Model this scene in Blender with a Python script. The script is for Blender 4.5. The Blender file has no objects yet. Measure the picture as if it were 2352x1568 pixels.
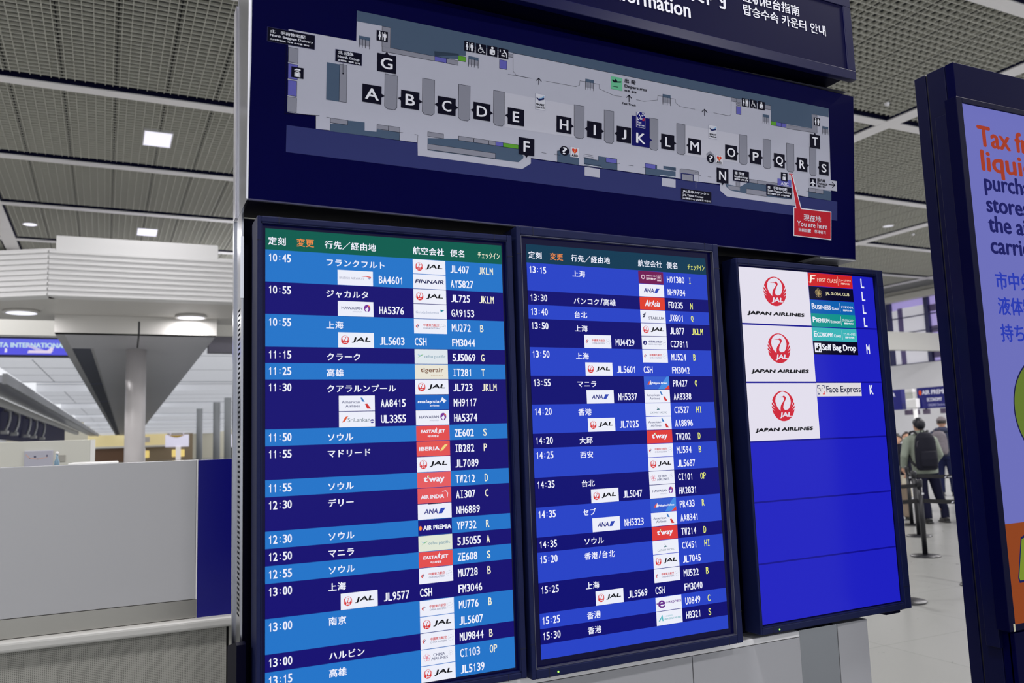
import bpy, bmesh, math, random
from mathutils import Vector, Matrix
random.seed(7)
S = bpy.context.scene
COL = S.collection
W_, H_ = 2352, 1568

# ------------------------------------------------------------------ camera
F_PX = 1891.213
YAW, PITCH, ROLL = 0.44027988, 0.11661048, -0.03445437
CAM = Vector((-0.32373, -2.18434, 1.61997))
fwd = Vector((math.sin(YAW)*math.cos(PITCH), math.cos(YAW)*math.cos(PITCH), math.sin(PITCH)))
r0 = Vector((math.cos(YAW), -math.sin(YAW), 0)); u0 = r0.cross(fwd)
rt = r0*math.cos(ROLL) + u0*math.sin(ROLL); up_ = u0*math.cos(ROLL) - r0*math.sin(ROLL)
cam = bpy.data.cameras.new('camera'); cam.sensor_width = 36.0; cam.lens = 36.0*F_PX/W_
cam.clip_end = 400; cam.clip_start = .05
cam.dof.use_dof = True; cam.dof.focus_distance = 2.75; cam.dof.aperture_fstop = 4.2
co = bpy.data.objects.new('camera', cam); COL.objects.link(co)
m3 = Matrix((rt, up_, -fwd)).transposed()
co.matrix_world = Matrix.Translation(CAM) @ m3.to_4x4()
S.camera = co

# ------------------------------------------------------------------ view, world, lamps
S.view_settings.view_transform = 'Standard'; S.view_settings.look = 'None'
S.view_settings.exposure = 0.0; S.view_settings.gamma = 1.0
S.view_settings.use_curve_mapping = False
wd = bpy.data.worlds.new('hall_daylight'); S.world = wd; wd.use_nodes = True
wd.node_tree.nodes['Background'].inputs[0].default_value = (0.93, 0.95, 1.0, 1)
wd.node_tree.nodes['Background'].inputs[1].default_value = 1.0
LAMP_W = 230.0        # watts of every ceiling panel lamp
LAMP_COL = (1.0, 0.97, 0.98)

def area_lamp(name, loc, sx, sy, watts, parent=None, color=LAMP_COL, spread=math.pi):
    l = bpy.data.lights.new(name, 'AREA'); l.shape = 'RECTANGLE'; l.size = sx; l.size_y = sy
    l.energy = watts; l.color = color; l.spread = spread
    o = bpy.data.objects.new(name, l); COL.objects.link(o); o.location = loc
    if parent: o.parent = parent
    return o

# ------------------------------------------------------------------ materials
def lin(c):
    f = lambda v: v/12.92 if v <= .04045 else ((v+.055)/1.055)**2.4
    return tuple(f(x/255.0) for x in c[:3]) + (1.0,)
MATS = {}
def pm(key, c, rough=.5, metal=0.0, spec=.5, emit=None, es=1.0, noise=0.0, nscale=8.0, bump=0.0):
    if key in MATS: return MATS[key]
    m = bpy.data.materials.new(key); m.use_nodes = True
    nt = m.node_tree; b = nt.nodes['Principled BSDF']
    b.inputs['Base Color'].default_value = lin(c)
    b.inputs['Roughness'].default_value = rough; b.inputs['Metallic'].default_value = metal
    b.inputs['Specular IOR Level'].default_value = spec
    if emit is not None:
        b.inputs['Emission Color'].default_value = lin(emit); b.inputs['Emission Strength'].default_value = es
    if noise or bump:
        tc = nt.nodes.new('ShaderNodeTexCoord'); n = nt.nodes.new('ShaderNodeTexNoise')
        n.inputs['Scale'].default_value = nscale; n.inputs['Detail'].default_value = 4
        nt.links.new(tc.outputs['Object'], n.inputs['Vector'])
        if noise:
            mx = nt.nodes.new('ShaderNodeMix'); mx.data_type = 'RGBA'
            a = [max(0, v*(1-noise)) for v in lin(c)[:3]]; d = [min(1, v*(1+noise)) for v in lin(c)[:3]]
            mx.inputs[6].default_value = (*a, 1); mx.inputs[7].default_value = (*d, 1)
            nt.links.new(n.outputs['Fac'], mx.inputs[0]); nt.links.new(mx.outputs[2], b.inputs['Base Color'])
        if bump:
            bp = nt.nodes.new('ShaderNodeBump'); bp.inputs['Strength'].default_value = bump; bp.inputs['Distance'].default_value = .002
            nt.links.new(n.outputs['Fac'], bp.inputs['Height']); nt.links.new(bp.outputs[0], b.inputs['Normal'])
    MATS[key] = m
    return m
def scr(c, es=1.0):           # light given off by a display
    return pm('display_%d_%d_%d_%d' % (c[0], c[1], c[2], int(es*100)), (2, 2, 4), .2, 0, .1, emit=c, es=es)
def prt(c):           # printed film on a sign
    return pm('print_%d_%d_%d' % tuple(c[:3]), c, .6, 0, .08)

# ------------------------------------------------------------------ mesh helpers
class MB:
    def __init__(s): s.v = []; s.f = []; s.mi = []; s.ms = []; s.cur = 0; s.sm = []; s.smooth = False
    def mat(s, m):
        if m not in s.ms: s.ms.append(m)
        s.cur = s.ms.index(m); return s
    def add(s, vs, fs):
        o = len(s.v); s.v += [tuple(v) for v in vs]
        for f in fs: s.f.append([i+o for i in f]); s.mi.append(s.cur); s.sm.append(s.smooth)
        return s
    def box(s, x0, x1, y0, y1, z0, z1):
        x0, x1 = sorted((x0, x1)); y0, y1 = sorted((y0, y1)); z0, z1 = sorted((z0, z1))
        return s.add([(x0,y0,z0),(x1,y0,z0),(x1,y1,z0),(x0,y1,z0),(x0,y0,z1),(x1,y0,z1),(x1,y1,z1),(x0,y1,z1)],
              [(0,3,2,1),(4,5,6,7),(0,1,5,4),(1,2,6,5),(2,3,7,6),(3,0,4,7)])
    def bevbox(s, x0, x1, y0, y1, z0, z1, b=.004, seg=2):
        bm = bmesh.new(); bmesh.ops.create_cube(bm, size=1)
        for v in bm.verts:
            v.co = ((x0+x1)/2+v.co.x*(x1-x0), (y0+y1)/2+v.co.y*(y1-y0), (z0+z1)/2+v.co.z*(z1-z0))
        bmesh.ops.bevel(bm, geom=bm.edges[:], offset=b, segments=seg, affect='EDGES', profile=.5)
        return s.bm(bm)
    def bm(s, bm):
        bm.verts.index_update()
        s.add([v.co[:] for v in bm.verts], [[v.index for v in f.verts] for f in bm.faces]); bm.free(); return s
    def prism(s, pts, ax, a, b):      # polygon in the two other axes, pushed along ax
        def P(p, t):
            if ax == 'x': return (t, p[0], p[1])
            if ax == 'y': return (p[0], t, p[1])
            return (p[0], p[1], t)
        n = len(pts); vs = [P(p, a) for p in pts]+[P(p, b) for p in pts]
        fs = [list(range(n))[::-1], list(range(n, 2*n))]+[[i, (i+1) % n, n+(i+1) % n, n+i] for i in range(n)]
        return s.add(vs, fs)
    def tube(s, pts, r, n=10, caps=True):
        pts = [Vector(p) for p in pts]; rs = r if isinstance(r, (list, tuple)) else [r]*len(pts)
        vs = []; prev = None
        for i, p in enumerate(pts):
            t = (pts[min(i+1, len(pts)-1)]-pts[max(i-1, 0)]).normalized()
            if prev is None:
                a = Vector((0,0,1)) if abs(t.z) < .9 else Vector((1,0,0)); x = t.cross(a).normalized()
            else: x = (prev-t*prev.dot(t)).normalized()
            prev = x; y = t.cross(x)
            vs += [p+(x*math.cos(2*math.pi*k/n)+y*math.sin(2*math.pi*k/n))*rs[i] for k in range(n)]
        fs = []
        for i in range(len(pts)-1):
            for k in range(n): fs.append([i*n+k, i*n+(k+1) % n, (i+1)*n+(k+1) % n, (i+1)*n+k])
        if caps: fs += [list(range(n))[::-1], list(range((len(pts)-1)*n, len(pts)*n))]
        sm = s.smooth; s.smooth = n > 6; s.add(vs, fs); s.smooth = sm; return s
    def lathe(s, prof, n=32, c=(0,0,0), caps=True):    # profile of (r, z)
        vs = []
        for r, z in prof: vs += [(c[0]+r*math.cos(2*math.pi*k/n), c[1]+r*math.sin(2*math.pi*k/n), c[2]+z) for k in range(n)]
        fs = []
        for i in range(len(prof)-1):
            for k in range(n): fs.append([i*n+k, i*n+(k+1) % n, (i+1)*n+(k+1) % n, (i+1)*n+k])
        if caps: fs += [list(range(n))[::-1], list(range((len(prof)-1)*n, len(prof)*n))]
        sm = s.smooth; s.smooth = True; s.add(vs, fs); s.smooth = sm; return s
    def build(s, name, mat=None, parent=None, mtx=None):
        me = bpy.data.meshes.new(name); me.from_pydata(s.v, [], s.f)
        ms = s.ms or [mat]
        for m in ms: me.materials.append(m)
        me.polygons.foreach_set('material_index', s.mi); me.polygons.foreach_set('use_smooth', s.sm)
        me.update()
        o = bpy.data.objects.new(name, me); COL.objects.link(o)
        if parent: o.parent = parent
        if mtx is not None: o.matrix_local = mtx
        return o
def root(name, label, cat, loc=(0,0,0), rz=0, group=None):
    o = bpy.data.objects.new(name, None); COL.objects.link(o); o.location = loc; o.rotation_euler = (0,0,rz)
    return tag(o, label, cat, group)
def tag(o, label, cat, group=None, kind=None):
    o['label'] = label; o['category'] = cat
    if group: o['group'] = group
    o['kind'] = kind or 'thing'
    return o
def struct(o): o['kind'] = 'structure'; return o
def copy_tree(o, parent=None):
    c = o.copy(); COL.objects.link(c)
    if parent: c.parent = parent
    for ch in list(o.children): copy_tree(ch, c)
    return c

# ------------------------------------------------------------------ flat print: lettering, marks, bands
GC = {}
def glyph(t):
    if t in GC: return GC[t]
    c = bpy.data.curves.new('t', 'FONT'); c.body = t; c.resolution_u = 3; c.size = 1
    o = bpy.data.objects.new('t', c); COL.objects.link(o); bpy.context.view_layer.update()
    me = bpy.data.meshes.new_from_object(o.evaluated_get(bpy.context.evaluated_depsgraph_get()))
    vs = [(v.co.x, v.co.y) for v in me.vertices]; fs = [list(p.vertices) for p in me.polygons]
    bpy.data.objects.remove(o); bpy.data.curves.remove(c); bpy.data.meshes.remove(me)
    if vs: bb = (min(v[0] for v in vs), min(v[1] for v in vs), max(v[0] for v in vs), max(v[1] for v in vs))
    else: bb = (0, 0, 1, 1)
    GC[t] = (vs, fs, bb); return GC[t]
LZ = .00022
class Art:                      # millimetres, x right, y up, on one flat face
    def __init__(s, mk): s.b = MB(); s.mk = mk
    def _p(s, pts, fs, c, lay):
        s.b.mat(s.mk(c)); s.b.add([(x/1000, y/1000, lay*LZ) for x, y in pts], fs)
    def poly(s, pts, c, lay=1):
        a = sum(pts[i-1][0]*pts[i][1]-pts[i][0]*pts[i-1][1] for i in range(len(pts)))
        if a < 0: pts = pts[::-1]
        s._p(pts, [list(range(len(pts)))], c, lay)
    def rect(s, x0, y0, x1, y1, c, lay=1): s.poly([(x0,y0),(x1,y0),(x1,y1),(x0,y1)], c, lay)
    def ell(s, cx, cy, rx, ry, c, lay=1, n=28, a0=0, a1=360):
        k = n if a1-a0 < 360 else n-1
        s.poly([(cx+rx*math.cos(math.radians(a0+(a1-a0)*i/n)), cy+ry*math.sin(math.radians(a0+(a1-a0)*i/n))) for i in range(k+1)], c, lay)
    def line(s, pts, w, c, lay=1):
        for (x0,y0),(x1,y1) in zip(pts, pts[1:]):
            d = math.hypot(x1-x0, y1-y0) or 1; nx, ny = -(y1-y0)/d*w/2, (x1-x0)/d*w/2; ex, ey = (x1-x0)/d*w/2, (y1-y0)/d*w/2
            s.poly([(x0-ex+nx,y0-ey+ny),(x0-ex-nx,y0-ey-ny),(x1+ex-nx,y1+ey-ny),(x1+ex+nx,y1+ey+ny)], c, lay)
    def put(s, t, fx, c, lay, bold=0):
        vs, fs, bb = glyph(t); offs = [(0,0)]
        if bold: offs = [(-bold,0),(bold,0),(0,bold*.6),(0,-bold*.6)]
        for i, (ox, oy) in enumerate(offs): s._p([(lambda q: (q[0]+ox, q[1]+oy))(fx(x, y)) for x, y in vs], fs, c, lay+.25*i)
    def fit(s, t, x0, y0, x1, y1, c, lay=3, bold=0, slant=0):
        vs, fs, bb = glyph(t); sx = (x1-x0)/max(bb[2]-bb[0], 1e-6); sy = (y1-y0)/max(bb[3]-bb[1], 1e-6)
        s.put(t, lambda x, y: (x0+(x-bb[0])*sx+slant*(y-bb[1])*sy, y0+(y-bb[1])*sy), c, lay, bold)
    def txt(s, t, x, y, h, c, lay=3, bold=0, anchor='l', sx=1.0, slant=0):   # h = height of a capital
        vs, fs, bb = glyph(t); k = h/.66; w = (bb[2]-bb[0])*k*sx
        x0 = x if anchor == 'l' else (x-w if anchor == 'r' else x-w/2)
        s.put(t, lambda a, b: (x0+(a-bb[0])*k*sx+slant*b*k, y+b*k), c, lay, bold)
        return w
    def mono(s, t, x, y, h, c, lay=3, bold=.45, cell=12.0, half=False):      # fixed pitch display lettering
        for ch in t:
            if ord(ch) < 128:
                if ch == ' ': x += cell; continue
                if ch == '1':
                    X = lambda f: x+cell*f
                    Y = lambda f: y+h*f
                    s.poly([(X(.46),Y(0)),(X(.64),Y(0)),(X(.64),Y(1)),(X(.5),Y(1)),(X(.42),Y(.86)),(X(.22),Y(.78)),(X(.22),Y(.66)),(X(.46),Y(.74))], c, lay); x += cell; continue
                if ch == 'I':
                    for f in ((.2,0,.8,.1),(.2,.9,.8,1),(.41,.1,.59,.9)): s.rect(x+cell*f[0], y+h*f[1], x+cell*f[2], y+h*f[3], c, lay)
                    x += cell; continue
                w = { 'I': .5, ':': .18, '/': .7}.get(ch, .80)*cell
                if ch == ':':
                    for yy in (.2, .62): s.rect(x+cell*.4, y+h*yy, x+cell*.4+cell*.2, y+h*yy+cell*.22, c, lay)
                else: s.fit(ch, x+(cell-w)/2, y, x+(cell+w)/2, y+h, c, lay, bold)
                x += cell
            else:
                k = h*1.1; wd = cell if half else cell*2
                vs, fs, bb = glyph(ch); kx = wd*.96
                s.put(ch, lambda a, b, x=x: (x+a*kx, y+h*.02+b*k), c, lay, bold)
                x += wd
        return x
    def build(s, name, parent, mtx=None): return s.b.build(name, None, parent, mtx)
MAP = [('p','S',1,[962,2096,21361,2124,21349,1399,959,1365]),
('p','W',2,[962,4710,2823,4736,2827,5608,20966,5622,21046,2125,19886,2139,19243,2162,19238,1751,16032,1759,15733,1939,15734,2157,14804,2137,13828,2149,12592,2136,11486,2138,10046,2126,9261,2135,8346,2133,8335,2144,8336,1963,8038,1758,4675,1747,4663,2119,4118,2113,2141,2094,2116,2116,1740,2102,1734,2466,1219,2452,1205,2446,975,2447]),
('l','K',1.5,[913,4250,915,2402,1832,2477]),
('p','T',3,[2827,5608,20966,5622,20961,5290,20097,5281,20104,4737,18100,4704,18078,5277,16252,5292,8025,5304,7702,5299,6142,5265,6138,4923,5888,4893,5155,4724,3808,4740,3799,5318,2832,5302]),
('p','T',3,[5133,4882,5909,4948,5910,4784,5528,4734,5155,4724]),
('l','K',1,[7702,5299,8025,5304,16252,5292]),
('p','V',3,[7418,4037,9880,4011,9884,2983,7427,2970]),
('p','V',3,[14240,4022,16602,4014,16594,3008,14236,2988]),
('r','G',4,[972,3817,1227,4215],1),
('r','P',4,[973,3364,1222,3772],1),
('r','P',4,[975,2908,1210,3322],1),
('r','G',4,[967,2465,1212,2869],1),
('r','T',4,[2008,2949,2370,3993],0),
('r','G',4,[2367,2955,2570,4003],1),
('r','G',4,[3563,4722,3808,5308],1),
('r','G',4,[3571,4590,5157,4730],1),
('r','P',4,[5155,4597,5522,4732],1),
('r','G',4,[5528,4594,5892,4734],1),
('r','N',4,[5897,4743,6139,4887],1),
('r','P',4,[7244,4749,7487,5014],1),
('r','G',4,[6428,5158,7703,5260],1),
('p','T',3,[2137,2292,2614,2460,3099,2480,3103,2249,3439,2260,3445,2334,4115,2337,4118,2113,2141,2094]),
('r','G',4,[2135,2333,2616,2461],1),
('r','G',4,[3454,2346,3785,2472],1),
('r','G',4,[3791,2338,4122,2477],1),
('l','K',1,[1740,2102,1734,2466,1832,2473]),
('l','K',1,[2028,2463,2135,2461,2134,2093]),
('l','K',1,[4219,2340,4122,2338,4118,2113]),
('l','K',1,[4570,2340,4668,2339,4663,2119]),
('p','T',3,[4965,2293,5936,2400,7901,2369,8080,2152,8067,2082,7904,1950,4970,1937]),
('r','G',4,[4971,2342,5458,2476],1),
('r','G',4,[5935,2360,6415,2485],1),
('r','G',4,[6426,2363,6901,2487],1),
('r','G',4,[6909,2359,7137,2486],1),
('r','P',4,[7136,2360,7384,2485],1),
('r','N',4,[7387,2357,7901,2480],1),
('r','G',4,[4975,1963,7128,2123],1),
('h',[3667,2960,4029,3955]),
('h',[4792,2973,5161,4024]),
('h',[5918,2974,6287,4034]),
('h',[7058,2981,7418,4038]),
('h',[9869,2985,10235,4037]),
('h',[10991,2983,11357,4042]),
('h',[12768,2985,13111,4047]),
('h',[13876,2983,14230,4029]),
('h',[16602,2977,16962,4024]),
('h',[17703,2971,18068,4021]),
('h',[18828,2978,19189,4015]),
('h',[19963,2973,20290,4022]),
('k','G',[3431,3999,3984,4517],'u'),
('k','A',[3015,3053,3570,3566],'r'),
('k','B',[4144,3062,4698,3578],'lr'),
('k','C',[5262,3061,5826,3578],'lr'),
('k','D',[6394,3067,6951,3584],'lr'),
('k','E',[7531,3077,8087,3592],'l'),
('k','F',[7907,2199,8451,2731],'d'),
('k','H',[9228,3073,9768,3593],'r'),
('k','I',[10346,3066,10894,3593],'lr'),
('k','J',[11468,3077,12020,3592],'l'),
('k','K',[12059,3031,12755,4018],'r'),
('k','L',[13236,3076,13771,3583],'lr'),
('k','M',[14361,3074,14902,3591],'l'),
('k','O',[15961,3073,16496,3582],'r'),
('k','P',[17081,3067,17613,3577],'lr'),
('k','Q',[18212,3066,18726,3573],'lr'),
('k','R',[19317,3066,19841,3566],'lr'),
('k','S',[20431,3058,20926,3566],'l'),
('k','T',[19977,4011,20496,4518],'u'),
('k','N',[15579,2208,16100,2721],'d'),
('s','face',[12219,3656,12581,4182]),
('r','K',6,[413,4280,1666,4661],2),
('t', '北\u3000手荷物宅配', 'w', [488, 4515, 1409, 4606], 0),
('t', 'North Baggage Delivery', 'w', [484, 4409, 1621, 4485], 0),
('t', '北行李配送  북쪽 수하물 택배', 'w', [480, 4327, 1510, 4365], 0),
('r','K',6,[2245,4065,2981,4399],2),
('t', '北 団体', 'w', [2317, 4280, 2749, 4376], 0),
('t', 'North Group', 'w', [2309, 4156, 2913, 4247], 0),
('t', '北团体  북쪽 단체', 'w', [2311, 4084, 2926, 4131], 0),
('l','K',1.5,[2457,4037,2462,3753]),
('c','K',6,[2462,3753,22]),
('r','K',6,[16311,2349,17030,2733],2),
('t', '南 団体', 'w', [16382, 2573, 16820, 2680], 0),
('t', 'South Group', 'w', [16368, 2451, 16971, 2555], 0),
('t', '南团体 남쪽 단체', 'w', [16367, 2385, 16984, 2443], 0),
('r','K',6,[17836,2008,19043,2393],2),
('t', '南\u3000手荷物宅配', 'w', [17897, 2239, 18821, 2348], 0),
('t', 'South Baggage Delivery', 'w', [17896, 2122, 19016, 2222], 0),
('t', '南行李配送 남쪽 수하물 택배', 'w', [17895, 2038, 18924, 2097], 0),
('r','K',6,[14050,1445,15343,1829],2),
('t', 'JAL発券カウンター', 'w', [14116, 1685, 15238, 1787], 0),
('t', 'JAL Ticket Counter', 'w', [14110, 1559, 15000, 1649], 0),
('t', 'JAL售票中心  JAL발권 카운터', 'w', [14109, 1463, 15281, 1531], 0),
('l','w',1.5,[14679,1899,14682,2437]),
('c','K',6,[14682,2437,20]),
('r','W',6,[19933,2513,21345,2899],0),
('r','K',7,[19954,2570,20270,2869],0),
('s','plane',[19968,2590,20256,2838]),
('t', '国内線', 'k', [20333, 2774, 20736, 2891], 0),
('t', 'Domestic', 'k', [20331, 2661, 20846, 2766], 0),
('t', '国内  국내', 'k', [20344, 2567, 20741, 2643], 0),
('s','arrR',[20923,2594,21233,2861]),
('p','R',8,[19166,1659,19272,1659,19011,2866,19068,2873,19492,1654,20994,1677,20978,667,19153,665]),
('p','w',7,[19131,1687,19237,1687,18984,2895,19097,2908,19521,1694,21032,1713,21015,632,19118,636]),
('r','R',8,[18935,2883,19110,2910],0),
('t', '現在地', 'w', [19633, 1248, 20485, 1481], 0),
('t', 'You are here', 'w', [19302, 1022, 20806, 1209], 0),
('t', '当前位置\u3000현재위치', 'w', [19369, 824, 20714, 949], 0),
('r','D',6,[11249,4775,11680,5195],0),
('s','depart',[11277,4843,11657,5138]),
('t', '出 発', 'k', [11776, 5064, 12202, 5199], 0),
('t', 'Departures', 'k', [11770, 4884, 12641, 5006], 0),
('t', '出发  출발', 'k', [11770, 4779, 12237, 4838], 0),
('t', 'Fast Track', 'k', [11686, 4341, 12214, 4403], 0),
('s','arrU',[8491,4473,8695,4666]),
('s','arrU',[11832,4466,12059,4670]),
('s','arrU',[14941,4469,15191,4683]),
('s','smart',[8473,3679,8827,4182]),
('s','smart',[15239,3702,15604,4177]),
('s','aed',[9727,2349,10051,2676]),
('s','aed',[15531,2851,15860,3165]),
('s','q',[9346,2368,9692,2657]),
('s','q',[15152,2847,15497,3146]),
('p','G',5,[15133,3144,15297,3261,15467,3157,15447,3043,15151,3005]),
('s','wc',[3402,4872,3729,5168]),
('s','wc',[6083,5069,6417,5372]),
('s','chair',[6461,5071,6791,5369]),
('s','ost',[6831,5068,7166,5376]),
('s','baby',[7207,5067,7537,5371]),
('s','wc',[16731,5056,17054,5353]),
('s','chair',[17096,5060,17422,5360]),
('s','ost',[17466,5060,17795,5361]),
('s','wc',[20183,4877,20509,5173]),
('s','bag',[1057,3413,1384,3708]),
('s','bag',[18536,2598,18854,2911]),
('s','esc',[2901,4562,3216,4910]),
('s','esc',[6221,4604,6549,4939]),
('s','esc',[10277,4578,10591,4943]),
('s','esc',[13298,4565,13625,4937]),
('s','esc',[17699,4563,18002,4918]),
('s','esc',[20621,4579,20928,4904]),
('p','T',3,[9259,2486,9373,2501,10045,2357,10046,2126,9261,2135]),
('l','K',1,[9157,2354,9374,2354]),
('l','K',1,[9261,2135,9259,2463,9352,2507]),
('l','K',1,[8707,2350,8865,2353]),
('p','T',3,[10231,2404,10771,2356,10770,2506,11486,2507,11486,2138,10232,2135]),
('r','P',4,[11060,2349,11469,2491],1),
('l','K',0.8,[10215,2504,10580,2495]),
('l','K',0.8,[10215,2453,10581,2444]),
('l','K',0.8,[10215,2402,10581,2393]),
('l','K',1,[10770,2506,10770,2365,10258,2370]),
('l','w',2,[10232,2163,10880,2154]),
('l','K',1,[10232,2196,10880,2196]),
('r','W',3,[10259,1815,10826,2097],0),
('l','K',1,[11486,2138,11486,2365,11592,2364]),
('l','K',1,[11935,2349,12122,2353]),
('p','T',3,[12592,2488,13069,2498,13069,2362,13829,2370,13828,2139,12592,2136]),
('r','P',4,[12592,2353,12999,2497],1),
('p','T',3,[13322,2505,13841,2509,13841,2396,13322,2392]),
('l','K',0.8,[13441,2465,13841,2470]),
('l','K',0.8,[13441,2421,13841,2426]),
('l','w',2,[13174,2170,13828,2178]),
('r','W',3,[13262,1820,13827,2098],0),
('l','K',1,[12592,2136,12592,2352,12476,2358]),
('p','G',3,[14010,2456,14070,2498,14756,2506,14805,2462,14805,2362,14009,2367]),
('p','S',2.5,[14040,2361,14589,2366,14588,2088,14039,2124]),
('r','G',4,[14088,2119,14557,2327],1),
('l','K',1,[14009,2145,14010,2456,14070,2498,14756,2506,14805,2462,14804,2137]),
('l','K',1,[14805,2362,14904,2358]),
('l','K',1,[15191,2357,15336,2354]),
('p','T',3,[15971,2194,16620,2164,17050,2393,19048,2381,19043,1965,16980,1946,16195,1990,16015,2097]),
('r','G',4,[17051,2367,17417,2486],1),
('r','G',4,[17418,2366,17870,2487],1),
('r','G',4,[17871,2411,18371,2486],1),
('r','G',4,[16444,2154,16620,2324],1),
('p','G',4,[16035,2150,16620,2154,16618,2020,16163,2022]),
('r','G',4,[16915,1951,17852,2130],1),
('r','P',5,[18374,2422,19034,2665],0),
('t', 'ABC', 'w', [18525, 2443, 18894, 2555], 0),
('p','T',3,[19891,2490,21052,2481,21046,2125,19886,2139]),
('r','G',4,[19906,2340,20252,2486],1),
('r','G',4,[20254,2338,20634,2481],1),
('l','K',1,[19781,2354,20252,2351]),
('l','K',1,[19327,2091,19330,2348,19416,2346]),
('p','G',4,[20111,5266,20368,5272,20358,4593,18849,4557,18850,4691,20104,4720]),
('l','K',1,[20111,5266,20368,5272,20358,4593,18849,4557]),
('l','K',1,[18850,4691,20104,4720,20111,5266]),
('r','N',4,[18086,4578,18326,4723],1),
('r','P',4,[18341,4581,18569,4723],1),
('r','P',4,[18578,4581,18828,4726],1),
('r','P',4,[16478,4740,16693,5018],1),
('r','G',4,[16252,5163,16479,5292],1),
('r','G',4,[16481,5166,16696,5297],1),
('r','G',4,[16479,5052,16696,5132],1),
('r','G',4,[17798,5129,18077,5276],1),
('l','K',0.9,[7537,4614,8320,4619]),
('l','K',0.9,[7702,5299,7706,4735,7827,4623,8323,4619]),
('l','K',0.9,[8862,4620,9931,4628,10064,4697,10074,4839,10277,4845]),
('l','K',0.9,[10591,4842,10792,4847,10803,4702,11344,4577,11663,4581]),
('l','K',0.9,[12231,4575,12524,4564,13091,4697,13103,4851,13298,4858]),
('l','K',0.9,[13626,4837,13824,4844,13836,4722,14029,4623,14648,4623]),
('l','K',0.9,[15463,4622,16150,4618,16247,4684,16252,5292]),
('l','K',0.9,[18078,5277,18100,4704])]
# ------------------------------------------------------------------ marks
WH = (236,238,250); BKc = (14,14,20); RED = (205,36,56)
def crane(a, cx, cy, rx, ry, red, white, lay, word=True):
    q = lambda pts: [(cx+x*rx, cy+y*ry) for x, y in pts]
    a.ell(cx, cy, rx, ry, red, lay, 40)
    a.poly(q([(-.11,.93),(-.3,.86),(-.48,.74),(-.61,.58),(-.67,.33),(-.63,.15),(-.57,.02),(-.47,-.14),(-.36,-.25),(-.27,-.33),(-.15,-.33),(.05,-.3),(.17,-.27),(.38,-.24),(.5,-.16),(.6,-.02),(.67,.18),(.68,.35),(.63,.55),(.5,.74),(.34,.86),(.17,.92),(.03,.95)]), white, lay+1)
    a.poly(q([(-.48,.6),(-.2,.6),(0,.62),(.05,.67),(.13,.67),(.22,.62),(.3,.54),(.28,.47),(.2,.36),(.12,.25),(.05,.12),(.01,0),(-.01,-.12),(.03,-.2),(.1,-.25),(.2,-.275),(.32,-.27),(.3,-.4),(-.29,-.4),(-.27,-.3),(-.26,-.15),(-.22,0),(-.15,.12),(-.04,.23),(.05,.33),(.11,.42),(.1,.5),(.04,.565),(-.05,.575),(-.25,.575)]), red, lay+2)
    for sx in (-1, 1):
        for a0, a1, tx, ty in ((158,164,.70,-.05),(172,178,.72,-.2),(186,191,.74,-.33)):
            p0 = (1.02*math.cos(math.radians(a0)), 1.02*math.sin(math.radians(a0))); p1 = (1.02*math.cos(math.radians(a1)), 1.02*math.sin(math.radians(a1)))
            a.poly(q([(-sx*p0[0]*1.0, p0[1]), (-sx*p1[0], p1[1]), (sx*tx, ty)] if True else []), white, lay+2)
    if word: a.fit('JAL', cx-.36*rx, cy-.8*ry, cx+.62*rx, cy-.43*ry, white, lay+3, rx*.03, .22)
def swallow(a, x, y, s, red, blue):
    a.poly([(x,y),(x+6*s,y+7*s),(x+13*s,y+8*s),(x+7*s,y+4*s),(x+5*s,y),(x+7*s,y-5*s),(x+10*s,y-8*s),(x+4*s,y-6*s)], red, 3)
    a.poly([(x+7*s,y+1*s),(x+10*s,y+4*s),(x+16*s,y+5*s),(x+11*s,y+1*s),(x+9*s,y-4*s)], blue, 3)
def team(a, cx, cy, r, c):
    for t in range(0, 360, 60): a.line([(cx+r*math.cos(math.radians(t+k)), cy+r*math.sin(math.radians(t+k))) for k in (0,18,36)], .5, c, 3)
    a.line([(cx-r*.5,cy-1),(cx+r*.6,cy+1.5)], .8, c, 3)
def flower(a, cx, cy, r, c, n=5):
    for k in range(n):
        t = math.radians(90+360*k/n)
        pts = [(cx+r*.55*math.cos(t)+r*.45*math.cos(b), cy+r*.55*math.sin(t)+r*.45*math.sin(b)) for b in [i*math.pi/5 for i in range(11)]]
        a.line(pts, r*.09, c, 3)
    a.line([(cx+r*.3*math.cos(i*math.pi/4), cy+r*.3*math.sin(i*math.pi/4)) for i in range(9)], r*.1, c, 3)
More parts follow.
